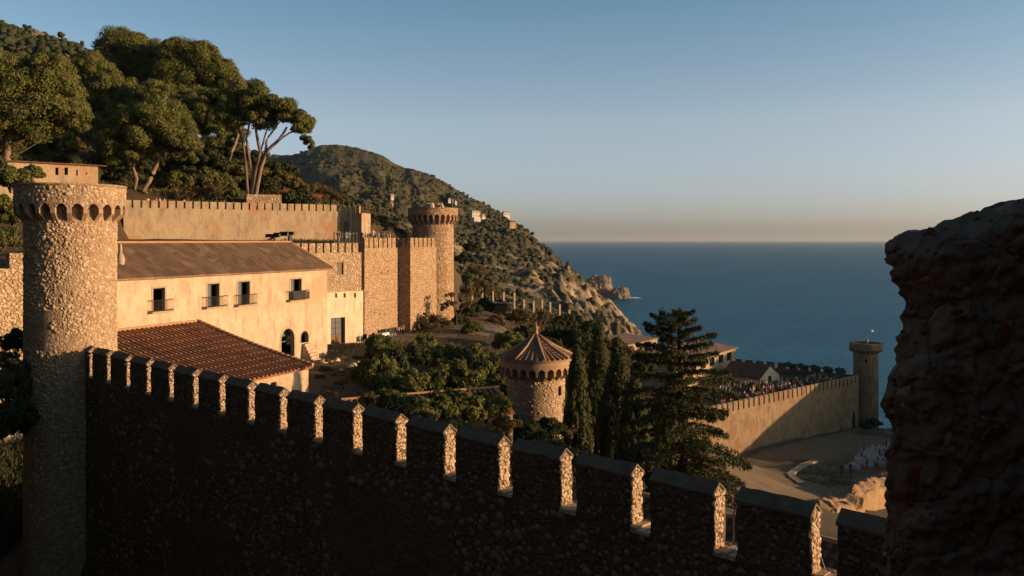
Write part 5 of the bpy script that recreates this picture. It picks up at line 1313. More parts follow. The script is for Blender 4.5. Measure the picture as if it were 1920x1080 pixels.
# shrubs: a few source meshes per kind, each shrub an object of its own
SRC = {}
def shrub_src(kind, var):
    k = (kind, var)
    if k not in SRC:
        mat, L, W, ne, nl = {'green': ('leaf_bush', .17, .085, 150, 34), 'dark': ('leaf_dark', .17, .08, 150, 34), 'dry': ('leaf_dry', .16, .06, 90, 26), 'gold': ('leaf_gold', .16, .08, 130, 30)}[kind]
        d = sph(nl, .5); C = d * RNG.uniform(.45, .85, nl)[:, None] * np.array([1, 1, .8]); C[:, 2] = np.abs(C[:, 2]) * 1.0 + .12
        V, Fq = lobe_leaves(C, RNG.uniform(.16, .34, nl), ne, L, W, .85, .3, .5)
        o = mesh_np('foliage', V, Fq, M[mat]); st = MB()
        for i in range(7): q = C[i * 3]; st.tube([(0, 0, -.3), (q[0] * .4, q[1] * .4, q[2] * .5), tuple(q)], [.045, .03, .012], 5)
        s_ = st.build('stem', M['bark_dark']); SRC[k] = (o.data, s_.data); bpy.data.objects.remove(o); bpy.data.objects.remove(s_)
    return SRC[k]
def shrub(px, py, D, rpx, kind, label, group, sz=1.0, name='shrub', cat='shrub', ground=None):
    """px, py: centre of the shrub in the picture; rpx its radius there"""
    r_ = rpx * D / F; c = at(px, py, D); fo, st = shrub_src(kind, random.randrange(3))
    root = thing(name, (c.x, c.y, c.z - r_ * .5 * sz), label, cat, group)
    for nm, me in (('foliage', fo), ('stem', st)):
        o = bpy.data.objects.new(nm, me); COL.objects.link(o); o.parent = root
    root.scale = (r_, r_, r_ * sz); root.rotation_euler = (0, 0, random.uniform(0, 6.28))
    return root
GU = 'shrubs of the thicket under the pines'
for px, py, D, rp, kd in ((215, 330, 124, 34, 'dark'), (240, 300, 130, 36, 'dark'), (205, 295, 128, 30, 'green'), (330, 330, 124, 34, 'green'), (345, 300, 134, 36, 'dark'), (385, 325, 128, 34, 'green'), (400, 300, 132, 36, 'dark'), (370, 358, 120, 22, 'dry'), (405, 350, 120, 24, 'dry'), (340, 362, 119, 18, 'dry'),
    (435, 355, 121, 20, 'green'), (220, 362, 119, 20, 'green'), (440, 310, 134, 32, 'green'), (170, 300, 134, 34, 'dark'), (150, 285, 132, 30, 'dark'), (500, 350, 132, 24, 'dry'), (515, 335, 134, 24, 'gold'), (535, 325, 136, 22, 'gold'), (555, 340, 134, 22, 'gold'), (580, 352, 134, 22, 'dry'), (600, 350, 136, 24, 'dry'), (620, 360, 132, 22, 'dry'), (545, 365, 126, 14, 'green'), (570, 366, 127, 14, 'green'), (590, 370, 127, 12, 'green'), (520, 368, 125, 12, 'green'), (640, 368, 132, 16, 'dry'), (655, 378, 132, 12, 'green'), (490, 315, 136, 22, 'gold'), (470, 340, 134, 22, 'dark'), (140, 320, 138, 40, 'dark'), (100, 300, 140, 44, 'dark'), (180, 260, 150, 46, 'dark'), (240, 265, 150, 44, 'dark'), (120, 260, 152, 46, 'dark'), (320, 270, 152, 40, 'dark'), (390, 270, 152, 36, 'dark'), (440, 280, 150, 34, 'dark'), (60, 280, 142, 44, 'dark'), (480, 290, 148, 28, 'dark')):
    lb = {'dark': 'dark leafy shrub in the thicket under the pines', 'green': 'green shrub in the thicket under the pines', 'dry': 'dry brown bare shrub above the upper wall', 'gold': 'golden leaved shrub right of the fan of pine trunks'}[kd]
    shrub(px, py + 3, D, rp, kd, lb, GU if kd != 'gold' else 'golden shrubs right of the pine trunks')
for px, py, D, rp, kd in ((20, 330, 92, 40, 'green'), (-10, 380, 88, 40, 'green'), (25, 400, 90, 36, 'green'), (5, 440, 84, 38, 'green'), (60, 320, 98, 26, 'green'), (30, 450, 86, 24, 'green'), (-20, 300, 94, 44, 'dark')):
    shrub(px, py, D, rp, kd, 'lush green shrub at the left edge behind the round tower', 'shrubs at the left edge behind the tower')
shrub(30, 632, 52, 34, 'dark', 'dark bush in front of the old wall left of the round tower', None, 1.3); shrub(6, 672, 50, 34, 'dark', 'low dark bush at the left edge under the old wall', None)
GG = 'shrubs filling the garden left of the turret'
for px, py, D, rp, kd in ((700, 690, 88, 42, 'green'), (745, 675, 96, 44, 'green'), (790, 672, 100, 46, 'green'), (835, 668, 102, 46, 'green'), (880, 668, 100, 46, 'green'), (725, 715, 80, 42, 'green'), (775, 712, 82, 46, 'green'), (825, 710, 84, 48, 'green'), (875, 708, 84, 48, 'green'), (915, 690, 90, 42, 'green'), (925, 730, 77, 36, 'green'), (770, 758, 60, 46, 'green'), (820, 756, 62, 48, 'green'), (870, 758, 63, 48, 'green'), (912, 760, 64, 42, 'green'), (735, 755, 59, 34, 'dark'), (790, 790, 55, 40, 'dark'), (850, 800, 56, 42, 'green'), (730, 740, 62, 26, 'green'), (935, 750, 66, 26, 'green'), (850, 745, 65, 34, 'green'), (690, 745, 60, 22, 'dry'), (900, 750, 66, 32, 'dark'), (760, 735, 70, 30, 'dark'), (805, 740, 70, 32, 'dark'), (950, 790, 60, 34, 'dry'), (920, 815, 57, 34, 'dry')):
    shrub(px, py, D, rp, kd, {'green': 'olive green shrub in the dense garden left of the turret', 'dark': 'darker shrub among the garden bushes left of the turret', 'dry': 'dry brown shrub at the edge of the garden bushes'}[kd], GG, 1.05)
GB = 'bushes beyond the turret'
for px, py, D, rp, kd in ((955, 635, 108, 34, 'green'), (990, 620, 112, 28, 'dark'), (1050, 622, 96, 40, 'dark'), (1085, 630, 94, 36, 'dark'), (1030, 645, 90, 30, 'dark'), (1100, 655, 90, 34, 'dark'), (1060, 600, 120, 26, 'dark'), (885, 612, 118, 22, 'green'), (930, 600, 140, 26, 'dry'), (985, 590, 150, 26, 'dry'), (1020, 590, 160, 24, 'dry'), (1045, 597, 165, 20, 'dry'), (880, 580, 145, 30, 'dark'), (910, 570, 160, 28, 'dark'), (870, 545, 165, 26, 'dry'), (900, 535, 175, 26, 'dry'), (940, 575, 168, 22, 'dark'), (965, 590, 150, 24, 'dry'), (860, 600, 128, 26, 'dark'), (820, 600, 122, 28, 'dry'), (800, 608, 120, 16, 'dry'), (1080, 600, 170, 22, 'dark'), (1110, 610, 160, 24, 'dark'), (925, 545, 190, 18, 'green'), (1150, 645, 120, 30, 'dark'), (1180, 660, 110, 32, 'dry'), (1205, 690, 100, 30, 'dark'), (890, 505, 200, 22, 'dry'), (870, 480, 190, 22, 'dark'), (885, 460, 200, 20, 'dark'), (880, 520, 185, 18, 'green')):
    shrub(px, py, D, rp, kd, {'green': 'green bush on the slope between the second tower and the turret', 'dark': 'dark bush on the slope beyond the turret', 'dry': 'dry brown bush on the slope below the second tower'}[kd], GB)
for px, py, D, rp, kd in ((990, 810, 60, 36, 'dark'), (1030, 800, 62, 40, 'dark'), (1000, 840, 56, 34, 'green'), (1040, 840, 57, 32, 'green'), (1085, 850, 54, 30, 'green'), (1215, 850, 60, 34, 'dark'), (1240, 890, 60, 36, 'dark'), (1180, 905, 48, 30, 'dark')):
    shrub(px, py, D, rp, kd, 'shaded shrub at the foot of the turret and cypresses', 'shaded shrubs at the foot of the turret')
GS = 'golden scrub on the slope right of the gate bastion'
for k in range(60):
    px = random.uniform(676, 778); D = random.uniform(127, 150); x = (px - 960) / F * D
    if x > u_edge(D) - .6: continue
    kd = random.choice(['gold', 'dry', 'dry', 'green', 'gold']); r_ = random.uniform(.45, 1.0); fo, st_ = shrub_src(kd, random.randrange(3))
    root = thing('shrub', (x, D, gz(x, D) - .1), 'low golden brown scrub bush on the slope right of the gate bastion', 'shrub', GS); root.scale = (r_, r_, r_ * .8); root.rotation_euler = (0, 0, random.uniform(0, 6))
    for nm, me in (('foliage', fo), ('stem', st_)): o = bpy.data.objects.new(nm, me); COL.objects.link(o); o.parent = root
for px, py, rp, kd, lb in ((1240, 780, 10, 'dark', 'x'),):
    pass
for px, py, D, rp, lb in ((1560, 843, 165, 9, 'small dark bush on the road bank near the seaside tower'), (1600, 840, 164, 5, 'tiny dark bush beside the road bank'), (1640, 790, 182, 16, 'dark bush at the foot of the seaside tower'), (1625, 800, 180, 12, 'low dark bush in front of the seaside tower'), (1414, 725, 172, 18, 'green bush in front of the low gabled house'), (1580, 1035, 58, 14, 'mossy green clump below the sunlit bluff')):
    shrub(px, py, D, rp, 'dark' if 'dark' in lb else 'green', lb, None)

# shrubs rooted on the wooded slope, and more of the garden thicket
for k in range(84):
    D = random.uniform(126, 168); px = random.uniform(-30, 560)
    if k % 3 == 0: D = random.uniform(106, 130); px = random.uniform(-20, 210)
    x = (px - 960) / F * D
    if x > u_edge(D) - 3 or (side(x, D, (-47.3 - 1.5, 108 + 2), (-22.5 - 1.5, 125 + 2)) < 0 and x > -50) or (D < 114 and px > 50): continue
    z = gz(x, D); kd = random.choice(['dark', 'dark', 'green', 'dark', 'dry']); r_ = random.uniform(1.7, 3.2); fo, st_ = shrub_src(kd, random.randrange(3))
    root = thing('shrub', (x, D, z - .2), {'dark': 'dark shrub on the wooded slope behind the pine trunks', 'green': 'lighter green shrub on the wooded slope behind the pine trunks', 'dry': 'brown dry shrub on the wooded slope behind the pine trunks'}[kd], 'shrub', 'shrubs on the wooded slope'); root.scale = (r_, r_, r_ * 1.1); root.rotation_euler = (0, 0, random.uniform(0, 6))
    for nm, me in (('foliage', fo), ('stem', st_)): o = bpy.data.objects.new(nm, me); COL.objects.link(o); o.parent = root
for k in range(46):
    D = random.uniform(60, 106); px = random.uniform(690, 965) - (D - 60) * .3; x = (px - 960) / F * D
    if (x - 2.03) ** 2 + (D - 75) ** 2 < 12: continue
    z = gz(x, D); kd = random.choice(['green', 'green', 'green', 'dark']); r_ = random.uniform(1.2, 2.2); fo, st_ = shrub_src(kd, random.randrange(3))
    root = thing('shrub', (x, D, z - .1), {'green': 'low olive shrub under the taller garden bushes', 'dark': 'low dark shrub under the taller garden bushes'}[kd], 'shrub', 'low shrubs in the garden'); root.scale = (r_, r_, r_ * random.uniform(.9, 1.4)); root.rotation_euler = (0, 0, random.uniform(0, 6))
    for nm, me in (('foliage', fo), ('stem', st_)): o = bpy.data.objects.new(nm, me); COL.objects.link(o); o.parent = root
# bare little tree in front of the second tower, slim garden tree
def small_tree(label, D, trunks, ells, mat, dens=1.0, n_each=60):
    b_ = trunks[0][0]; t = thing('small_tree', at(b_[0], b_[1], D), label, 'tree'); trunk_paths(trunks, D, t, M['bark_dark']); crown_mesh('crown', ells, D, M[mat], t, n_each=n_each, L=.3, W=.12, dens=dens); return t
for px, py, rp, D in ((12, 715, 52, 49), (-4, 780, 54, 48), (34, 690, 38, 49.5), (26, 770, 44, 48)): shrub(px, py, D, rp, 'dark', 'dark bush in deep shade at the lower left edge', 'dark bushes at the lower left edge', 1.2)
small_tree('thin branching tree in front of the foot of the second round tower', 124, [[(853, 622, 2.5), (857, 595, 2), (850, 572, 1.6), (843, 550, .8)], [(857, 596, 1.5), (868, 578, 1.2), (878, 562, .6)], [(851, 575, 1.2), (838, 566, .9), (832, 556, .5)]], [(850, 560, 22, 16), (872, 568, 18, 14), (835, 575, 14, 10)], 'leaf_dry')
small_tree('slender pale trunked garden tree at the courtyard edge', 84, [[(697, 735, 2.2), (698, 715, 2), (694, 700, 1.5), (684, 690, .8)], [(698, 708, 1.5), (708, 692, 1), (714, 682, .6)]], [(700, 690, 24, 18), (685, 692, 16, 12)], 'leaf_bush', n_each=110)
small_tree('bare twiggy sapling beside the pedestal at the buttress', 121, [[(800, 628, 1.5), (797, 605, 1.2), (790, 590, .7)], [(798, 606, 1), (806, 590, .6)]], [(797, 598, 10, 12)], 'leaf_dry')

# cypresses
def cypress(label, px, ptop, pbot, w, D):
    b_ = at(px, pbot, D); t_ = at(px, ptop, D); hgt = t_.z - b_.z; R_ = w / 2 * D / F
    t = thing('cypress', b_, label, 'cypress'); n = 120; f = RNG.uniform(.0, 1, n) ** .9; a = RNG.uniform(0, 6.28, n)
    rr = R_ * np.interp(f, [0, .12, .4, .75, 1], [.75, .95, 1.0, .55, .05]) * RNG.uniform(.55, 1.0, n)
    C = np.stack([b_.x + rr * np.cos(a), b_.y + rr * np.sin(a), b_.z + f * hgt * .97], -1)
    P = np.repeat(C, 170, 0); Rl = np.repeat(RNG.uniform(.16, .34, n) * R_ + .08, 170); d = sph(len(P)); P = P + d * np.stack([Rl, Rl, Rl * 3.4], -1) * RNG.uniform(.4, 1, len(P))[:, None]
    nn = d.copy(); nn[:, :2] += (P[:, :2] - np.array([b_.x, b_.y])) / R_ * .8; V, Fq = tufts(P, nn, RNG.uniform(.22, .42, len(P)), RNG.uniform(.07, .13, len(P)), .45, 1.6)
    mesh_np('crown', V, Fq, M['leaf_cyp'], parent=t); mb = MB(); mb.tube([b_ - UP * 2, t_ - UP * .8], [R_ * .2, .03], 6); mb.build('trunk', M['bark_dark'], t)
cypress('slim leftmost cypress right beside the turret', 1082, 662, 885, 54, 63); cypress('tallest cypress of the group between the turret and the cedar', 1122, 622, 905, 76, 70)
cypress('broad cypress right of the tallest one', 1158, 652, 905, 74, 67); cypress('lower rounded cypress next to the cedar', 1188, 712, 910, 62, 64)

# the cedar
def cedar():
    D = 55; b_ = at(1283, 935, D); top = at(1272, 580, D); hgt = top.z - b_.z
    t = thing('cedar', b_, 'large dark cedar with layered drooping boughs in the middle right', 'cedar')
    mb = MB(); mb.tube([b_ - UP * 2, b_.lerp(top, .4), b_.lerp(top, .8), top], [.42, .3, .14, .03], 8); mb.build('trunk', M['bark_dark'], t, smooth=True)
    parts = []; nb = 92
    for i in range(nb):
        f = (i + random.uniform(-.4, .4)) / nb; f = min(max(f, .0), 1); a = i * 2.399 + random.uniform(-.4, .4)
        Lb = np.interp(f, [0, .12, .35, .6, .8, .93, 1], [4.85, 4.75, 4.15, 3.35, 2.35, 1.65, .65]) * random.uniform(.55, 1.15)
        if math.cos(a) > .55 and f < .25: Lb *= 1.1
        o = b_.lerp(top, .06 + .93 * f); dr = Vector((math.cos(a), math.sin(a), 0)); sd = Vector((-dr.y, dr.x, 0)); lift = np.interp(f, [0, .5, 1], [-.05, .08, .45])
        bp = lambda s: o + dr * (Lb * s) + UP * (Lb * (lift * s - .27 * s * s * (1.1 - f)))
        bm_ = MB(); bm_.tube([bp(s) for s in (0, .35, .7, 1)], [.075 * (1 - f * .6), .05, .03, .008], 5); bm_.build('bough', M['bark_dark'], t)
        n = int(330 * Lb / 3); s = RNG.uniform(.12, 1.03, n) ** .8; wid = Lb * .30 * np.sin(np.clip(s, 0, 1) * 2.6 + .35)
        off = RNG.uniform(-1, 1, n) * wid; P = np.array([list(bp(q)) for q in s]) + np.outer(off, np.array(sd)) ; P[:, 2] += RNG.normal(0, .06, n) - np.abs(off) * .16
        nn = np.tile([0, 0, 1.0], (n, 1)) + RNG.normal(0, .5, (n, 3)); V, Fq = tufts(P, nn, RNG.uniform(.22, .44, n), RNG.uniform(.055, .115, n), .3, .1); parts.append((V, Fq))
        P2 = P[::2] - np.array([0, 0, .12]); V, Fq = tufts(P2, RNG.normal(0, 1, P2.shape), RNG.uniform(.2, .36, len(P2)), RNG.uniform(.05, .08, len(P2)), .4, -.6); parts.append((V, Fq))
    leafmesh('crown', parts, M['leaf_cyp'], t)
cedar()
# bare twig in the crenel gap
tb = at(1375, 968, 27); tw = thing('bare_sapling', tb - UP * 3, 'bare twiggy sapling seen through the right battlement gap', 'tree')
mb = MB(); mb.tube([tb - UP * 3, tb, tb + Vector((.15, 0, .5)), tb + Vector((.35, 0, 1.0))], [.04, .03, .02, .006], 5); mb.build('trunk', M['bark_dark'], tw); mb = MB(); mb.tube([tb - UP * .1, tb + Vector((-.25, 0, .12)), tb + Vector((-.5, .1, .1))], [.02, .014, .004], 4); mb.build('branch', M['bark_dark'], tw)
mb = MB(); mb.tube([tb + Vector((.1, 0, .3)), tb + Vector((-.1, 0, .7)), tb + Vector((-.12, 0, 1.1))], [.016, .012, .004], 4); mb.build('branch', M['bark_dark'], tw)

# ------------------------------------------------------------------ ground cover
def ground_cover(name, n, poly_fn, mat, L, W):
    P = poly_fn(n); h = ground_h(P[:, 0], P[:, 1]) + H; C = np.c_[P, h + L * .3]
    V, Fq = tufts(C, RNG.normal(0, 1, C.shape) * np.array([1, 1, .3]), RNG.uniform(.6, 1.5, len(C)) * L, RNG.uniform(.6, 1.5, len(C)) * W, .3, 1.5)
    mesh_np(name, V, Fq, mat, kind='stuff')
def in_px(px0, px1, D0, D1): 
    def f(n):
        D = RNG.uniform(D0, D1, n); x = (RNG.uniform(px0, px1, n) - 960) / F * D; q = np.c_[x, D]; return q[fbm(np.c_[q * .12, q[:, :1] * 0], 3, 55) > -.25]
    return f
ground_cover('garden_grass', 9000, lambda n: (lambda q: q[~((q[:, 0] > -9) & (q[:, 1] > 108))])(in_px(690, 960, 58, 112)(n)), M['leaf_bush'], .35, .09)
ground_cover('slope_grass', 16000, in_px(960, 1260, 62, 185), M['leaf_dry'], .6, .16)
ground_cover('upper_slope_grass', 9000, lambda n: (lambda q: q[q[:, 0] < u_edge(q[:, 1]) - .5])(in_px(-60, 790, 128, 190)(n)), M['leaf_dry'], .6, .18)
ground_cover('pine_litter', 9000, lambda n: (lambda q: q[(q[:, 0] < u_edge(q[:, 1]) - 3)])(in_px(-80, 660, 118, 150)(n)), M['leaf_bush'], .5, .2)
ground_cover('courtyard_weeds', 7000, lambda n: (lambda q: q[(q[:, 0] > u_edge(q[:, 1]) + 1.5)])(in_px(600, 980, 76, 150)(n)), M['leaf_dry'], .30, .10)
ground_cover('bank_grass', 5000, in_px(1488, 1600, 127, 152), M['leaf_dry'], .28, .09)
ground_cover('dark_undergrowth', 9000, lambda n: (lambda q: q[(q[:, 0] < -29)])(in_px(-120, 60, 40, 62)(n)), M['leaf_dark'], .5, .14)
# unseen scrub hill added behind and left of the viewpoint to block sky light
q = np.c_[RNG.uniform(-110, 10, 1500), RNG.uniform(-58, 34, 1500)]; q = q[(q[:, 0] < -24 + .0 * q[:, 1]) | (q[:, 1] < -12)]
h = ground_h(q[:, 0], q[:, 1]) + H
blobs('added_hill_scrub', np.c_[q, h + .4], RNG.uniform(1.0, 2.6, len(q)), M['leaf_dark'], seed=9)

# ------------------------------------------------------------------ people
def person_mesh(pose, cols):
    """one continuous body grown from a jointed skeleton"""
    j = {}
    sp = .11 + .05 * (pose == 1); lf = .12 if pose == 1 else .02
    pts = [(0, 0, .92, .125), (0, 0, 1.12, .115), (0, 0, 1.36, .135), (0, 0, 1.48, .055), (0, -.01, 1.56, .085), (0, -.015, 1.68, .09),
           (-.09, 0, .86, .095), (-sp, lf, .48, .065), (-sp - .01, lf * 1.6 + .0, .08, .045), (-sp - .02, lf * 1.6 - .13, .035, .04),
           (.09, 0, .86, .095), (sp, -lf, .48, .065), (sp + .01, -lf * 1.4 + .03, .08, .045), (sp + .02, -lf * 1.4 - .1, .035, .04)]
    ed = [(0, 1), (1, 2), (2, 3), (3, 4), (4, 5), (0, 6), (6, 7), (7, 8), (8, 9), (0, 10), (10, 11), (11, 12), (12, 13)]
    arms = {0: ((-.2, 0, 1.40), (-.26, .02, 1.14), (-.25, -.06, .9), (.2, 0, 1.40), (.26, .02, 1.14), (.25, -.06, .9)), 1: ((-.2, 0, 1.40), (-.27, .1, 1.16), (-.25, .02, .93), (.2, 0, 1.40), (.27, -.1, 1.16), (.25, -.22, .98)), 2: ((-.2, 0, 1.40), (-.27, -.04, 1.15), (-.12, -.26, 1.22), (.2, 0, 1.40), (.28, -.02, 1.14), (.14, -.27, 1.28))}[pose]
    b0 = len(pts)
    for i, p in enumerate(arms): pts.append((*p, (.062, .045, .036)[i % 3]))
    ed += [(2, b0), (b0, b0 + 1), (b0 + 1, b0 + 2), (2, b0 + 3), (b0 + 3, b0 + 4), (b0 + 4, b0 + 5)]
    me = bpy.data.meshes.new('person'); me.from_pydata([p[:3] for p in pts], ed, []); o = bpy.data.objects.new('tmp', me); COL.objects.link(o)
    o.modifiers.new('skin', 'SKIN'); sv = me.skin_vertices[0].data
    for i, p in enumerate(pts): sv[i].radius = (p[3], p[3]); sv[i].use_root = (i == 0)
    o.modifiers.new('sub', 'SUBSURF').render_levels = 1; o.modifiers['sub'].levels = 1
    dg = bpy.context.evaluated_depsgraph_get(); dg.update(); m2 = bpy.data.meshes.new_from_object(o.evaluated_get(dg)); bpy.data.objects.remove(o)
    return m2
SKIN = mat_plain('skin', (.42, .25, .17), (.38, .22, .15), 5, .1, .01, .6); HAIR = mat_plain('hair', (.04, .025, .018), (.07, .045, .03), 5, .1, .01, .6)
CL = [mat_plain('cloth_%d' % i, c, tuple(x * .8 for x in c), 6, .2, .01) for i, c in enumerate([(.55, .5, .45), (.28, .03, .025), (.06, .07, .11), (.03, .03, .03), (.32, .27, .2), (.13, .17, .24), (.42, .12, .09), (.5, .42, .36), (.09, .06, .05)])]
PM = {}
BASE = [person_mesh(p, None) for p in range(3)]
def person_src(pose, shirt, trous):
    k = (pose, shirt, trous)
    if k not in PM:
        me = BASE[pose].copy(); me.materials.clear()
        for m_ in (SKIN, CL[shirt], CL[trous], HAIR): me.materials.append(m_)
        z = np.array([p.center[2] for p in me.polygons]); x = np.array([p.center[0] for p in me.polygons]); y = np.array([p.center[1] for p in me.polygons])
        mi = np.where(z < .9, 2, np.where(z < 1.47, 1, 0)); mi = np.where((np.abs(x) > .2) & (z < 1.2) & (z > .8), 0, mi); mi = np.where((z > 1.66) | ((z > 1.54) & (y > .02)), 3, mi); mi = np.where(z < .07, 3, mi)
        me.polygons.foreach_set('material_index', mi.astype(np.int32)); me.polygons.foreach_set('use_smooth', np.ones(len(mi), bool)); PM[k] = me
    return PM[k]
def person(x, y, z, label, group=None, pose=None, shirt=None, trous=None, rz=None, s=1.0):
    me = person_src(random.randrange(3) if pose is None else pose, random.choice([0, 0, 1, 2, 3, 4, 5, 6, 7, 8]) if shirt is None else shirt, random.choice([2, 3, 3, 5, 4, 8]) if trous is None else trous)
    o = bpy.data.objects.new('person', me); COL.objects.link(o); o.location = (x, y, z); o.rotation_euler = (0, 0, random.uniform(0, 6.28) if rz is None else rz); k = s * random.uniform(.93, 1.05); o.scale = (k, k, k)
    return tag(o, label, 'person', group)
# terrace above the curtain wall
for k in range(22):
    px = 648 + 84 * (k + random.uniform(.1, .9)) / 22; s = cpl(px, K0 - KN * 1.6, KU) if px > 676 else None
    if s is not None: p = K0 + KU * s - KN * random.uniform(1.2, 2.4)
    else: s = cpl(px, C0, CU); p = C0 + CU * s - CN * random.uniform(1.2, 2.2)
    person(p.x, p.y, H - .62 + .35 * (px > 690) * (k % 5 == 3), 'visitor standing on the terrace behind the curtain wall merlons', 'visitors on the terrace behind the curtain wall')
tp = MB(); 
# visitors along the upper wall
for px in (276, 281, 296, 299, 303, 312, 349): 
    s = cpl(px, B0, BU_); p = B0 + BU_ * s - BN * .9; person(p.x, p.y, H + 3.95, 'visitor in pale clothes looking over the upper wall', 'visitors behind the upper wall', shirt=random.choice([0, 7, 6]), s=.8)
# crowd behind the lower wall
cnt = 0
while cnt < 165:
    t = random.random(); u = random.random() ** 1.5
    p = Vector((*RW0, 0)) + RU * (t * 46) - RN * (1.8 + u * 14 * (1 - .55 * t)); px = 960 + p.x / p.y * F
    if px < 1350: continue
    if abs(px - 1425) < 30 and p.y > 176 and p.y > 178: continue
    person(p.x, p.y, H - 29.35, 'visitor standing in the dense crowd behind the lower seaside wall', 'crowd behind the lower seaside wall'); cnt += 1
p = at(1578, 905, 139.5); person(p.x, p.y, gz(p.x, p.y) + .35, 'lone person in a red top standing by the pale chairs', None, 0, 1, 2, s=1.0)
p = at(1584, 905, 139.8); person(p.x + .9, p.y, gz(p.x + .9, p.y) + .35, 'person in dark clothes beside the one in the red top', None, 0, 3, 3)

# pale chairs set out on the lower ground, a few people among them
chm = mat_plain('white_plastic', (.62, .60, .58), (.55, .53, .52), 3, .1, .01, .5)
def chair_src():
    mb = MB(); mb.box((0, 0, .44), (.46, .46, .05)); seat = mb.build('seat', chm); out = [seat]
    mb = MB(); mb.box((0, .23, .72), (.46, .05, .52)); out.append(mb.build('backrest', chm))
    for sx in (-1, 1):
        for sy in (-1, 1): mb = MB(); mb.box((sx * .2, sy * .2, .21), (.05, .05, .42)); out.append(mb.build('leg', chm))
    return out
parts_ = chair_src(); cn = 0
for r_ in range(17):
    for c_ in range(20):
        px = 1585 + r_ * 2.2 + c_ * 5.2 + random.uniform(-1, 1); Dd = 141 + r_ * 1.05 + c_ * .35 + random.uniform(-.25, .25)
        if px > 1668 or random.random() < .36 or (r_ + c_) % 6 == 0: continue
        x = (px - 960) / F * Dd; z = gz(x, Dd) + .38
        if random.random() < .10: person(x, Dd, z, 'spectator standing among the pale chairs at the lower right', 'spectators among the pale chairs', shirt=random.choice([1, 6, 0, 5, 2])); continue
        ch = thing('chair', (x, Dd, z), 'pale chair in the rows on the ground at the lower right', 'chair', 'pale chairs at the lower right'); ch.rotation_euler = (0, 0, random.uniform(-.5, .5) + 2.4)
        for o in parts_: q = o.copy(); COL.objects.link(q); q.parent = ch
        cn += 1
for o in parts_: bpy.data.objects.remove(o)

# ------------------------------------------------------------------ courtyard furniture and small things
blk = M['iron']; wht = chm
def cafe_chair(px, py, D, lab, grp):
    p = at(px, py, D); z = gz(p.x, D) + .05; t = thing('cafe_chair', (p.x, D, z), lab, 'chair', grp); t.rotation_euler = (0, 0, random.uniform(0, 6))
    mb = MB(); mb.box((0, 0, .45), (.5, .5, .06)); mb.build('seat', blk, t, shift=False); mb = MB(); mb.box((0, .24, .78), (.5, .06, .6)); mb.build('backrest', blk, t, shift=False)
    for sx in (-1, 1):
        for sy in (-1, 1): mb = MB(); mb.tube([(sx * .2, sy * .2, .42), (sx * .25, sy * .25, 0)], .025, 5); mb.build('leg', wht, t, shift=False)
for px, D in ((685, 109.0), (690, 108.6), (694, 109.4), (699, 109.2), (703, 110.4), (727, 113.8), (731, 114.2), (735, 114.8), (739, 115.2), (723, 113.5)):
    cafe_chair(px, 625, D, 'black cafe chair with pale legs on the terrace below the curtain wall', 'black cafe chairs below the curtain wall')
p0 = at(707, 624, 110.9); p1 = at(724, 622, 113.6); t = thing('long_table', (p0.x, p0.y, gz(p0.x, p0.y)), 'long white covered table against the foot of the curtain wall', 'table'); u = Vector((p1.x - p0.x, p1.y - p0.y, 0)); L_ = u.length; u.normalize(); n_ = Vector((u.y, -u.x, 0)); z = gz(p0.x, p0.y) + .05
mb = MB(); mb.frame_box((p0.x, p0.y, z), u, n_, UP, 0, L_, -.4, .4, .74, .8); mb.build('tabletop', wht, t)
mb = MB(); mb.frame_box((p0.x, p0.y, z), u, n_, UP, -.01, L_ + .01, .401, .42, .35, .81); mb.build('tablecloth', M['cloth'], t)
for a in (.15, L_ - .15):
    for b_ in (-.3, .3): mb = MB(); mb.frame_box((p0.x, p0.y, z), u, n_, UP, a - .04, a + .04, b_ - .04, b_ + .04, 0, .74); mb.build('leg', wht, t)
for px, D, sh in ((744, 115.8, 6), (748, 116.0, 0), (752, 116.6, 0), (756, 116.8, 7)):
    x = (px - 960) / F * D; person(x, D, gz(x, D) + .05, 'person sitting low at the foot of the dark buttress flank', 'people at the foot of the buttress', 2, sh, 3, s=.72)
p = at(793, 625, 121); t = thing('stone_pedestal', (p.x, p.y, gz(p.x, p.y)), 'pale stone pedestal at the foot of the buttress', 'pedestal'); mb = MB(); z = gz(p.x, p.y); mb.box((p.x, p.y, z + .08), (.85, .85, .2)); mb.box((p.x, p.y, z + .55), (.62, .62, .75)); mb.box((p.x, p.y, z + .97), (.78, .78, .1)); mb.build('block', M['trim'], t)
# garden rocks and flower clumps at the courtyard edge
for i, (px, py, D, r_) in enumerate(((632, 668, 94, 9), (645, 662, 96, 7), (607, 680, 92, 10), (622, 676, 93, 6), (670, 666, 97, 7), (688, 662, 99, 8), (663, 684, 91, 9), (656, 692, 90, 7), (672, 678, 93, 6), (640, 690, 88, 6))):
    o = dome_stones('garden_rock', [[0, 0, 0]], [[.05, -.05, 1]], [r_ * D / F * .8], M['stone_pale'], None, kind=None, hgt=.8); p = at(px, py, D); o.location = (p.x, p.y, gz(p.x, p.y) + .08)
    tag(o, 'pale rock edging the garden bed beside the courtyard', 'rock', 'pale rocks edging the garden bed')
for px, py, D, rp, kd in ((668, 670, 96, 12, 'green'), (690, 668, 97, 14, 'green'), (655, 675, 93, 11, 'dry'), (610, 690, 88, 14, 'green'), (635, 700, 86, 14, 'dry'), (640, 715, 80, 16, 'dry'), (600, 705, 84, 13, 'green'), (618, 735, 74, 16, 'dry'), (660, 705, 84, 15, 'dry'), (626, 672, 93, 7, 'gold'), (613, 676, 92, 8, 'gold')):
    shrub(px, py, D, rp, kd, 'low plant in the garden bed beside the courtyard', 'low plants in the courtyard garden bed', .7)
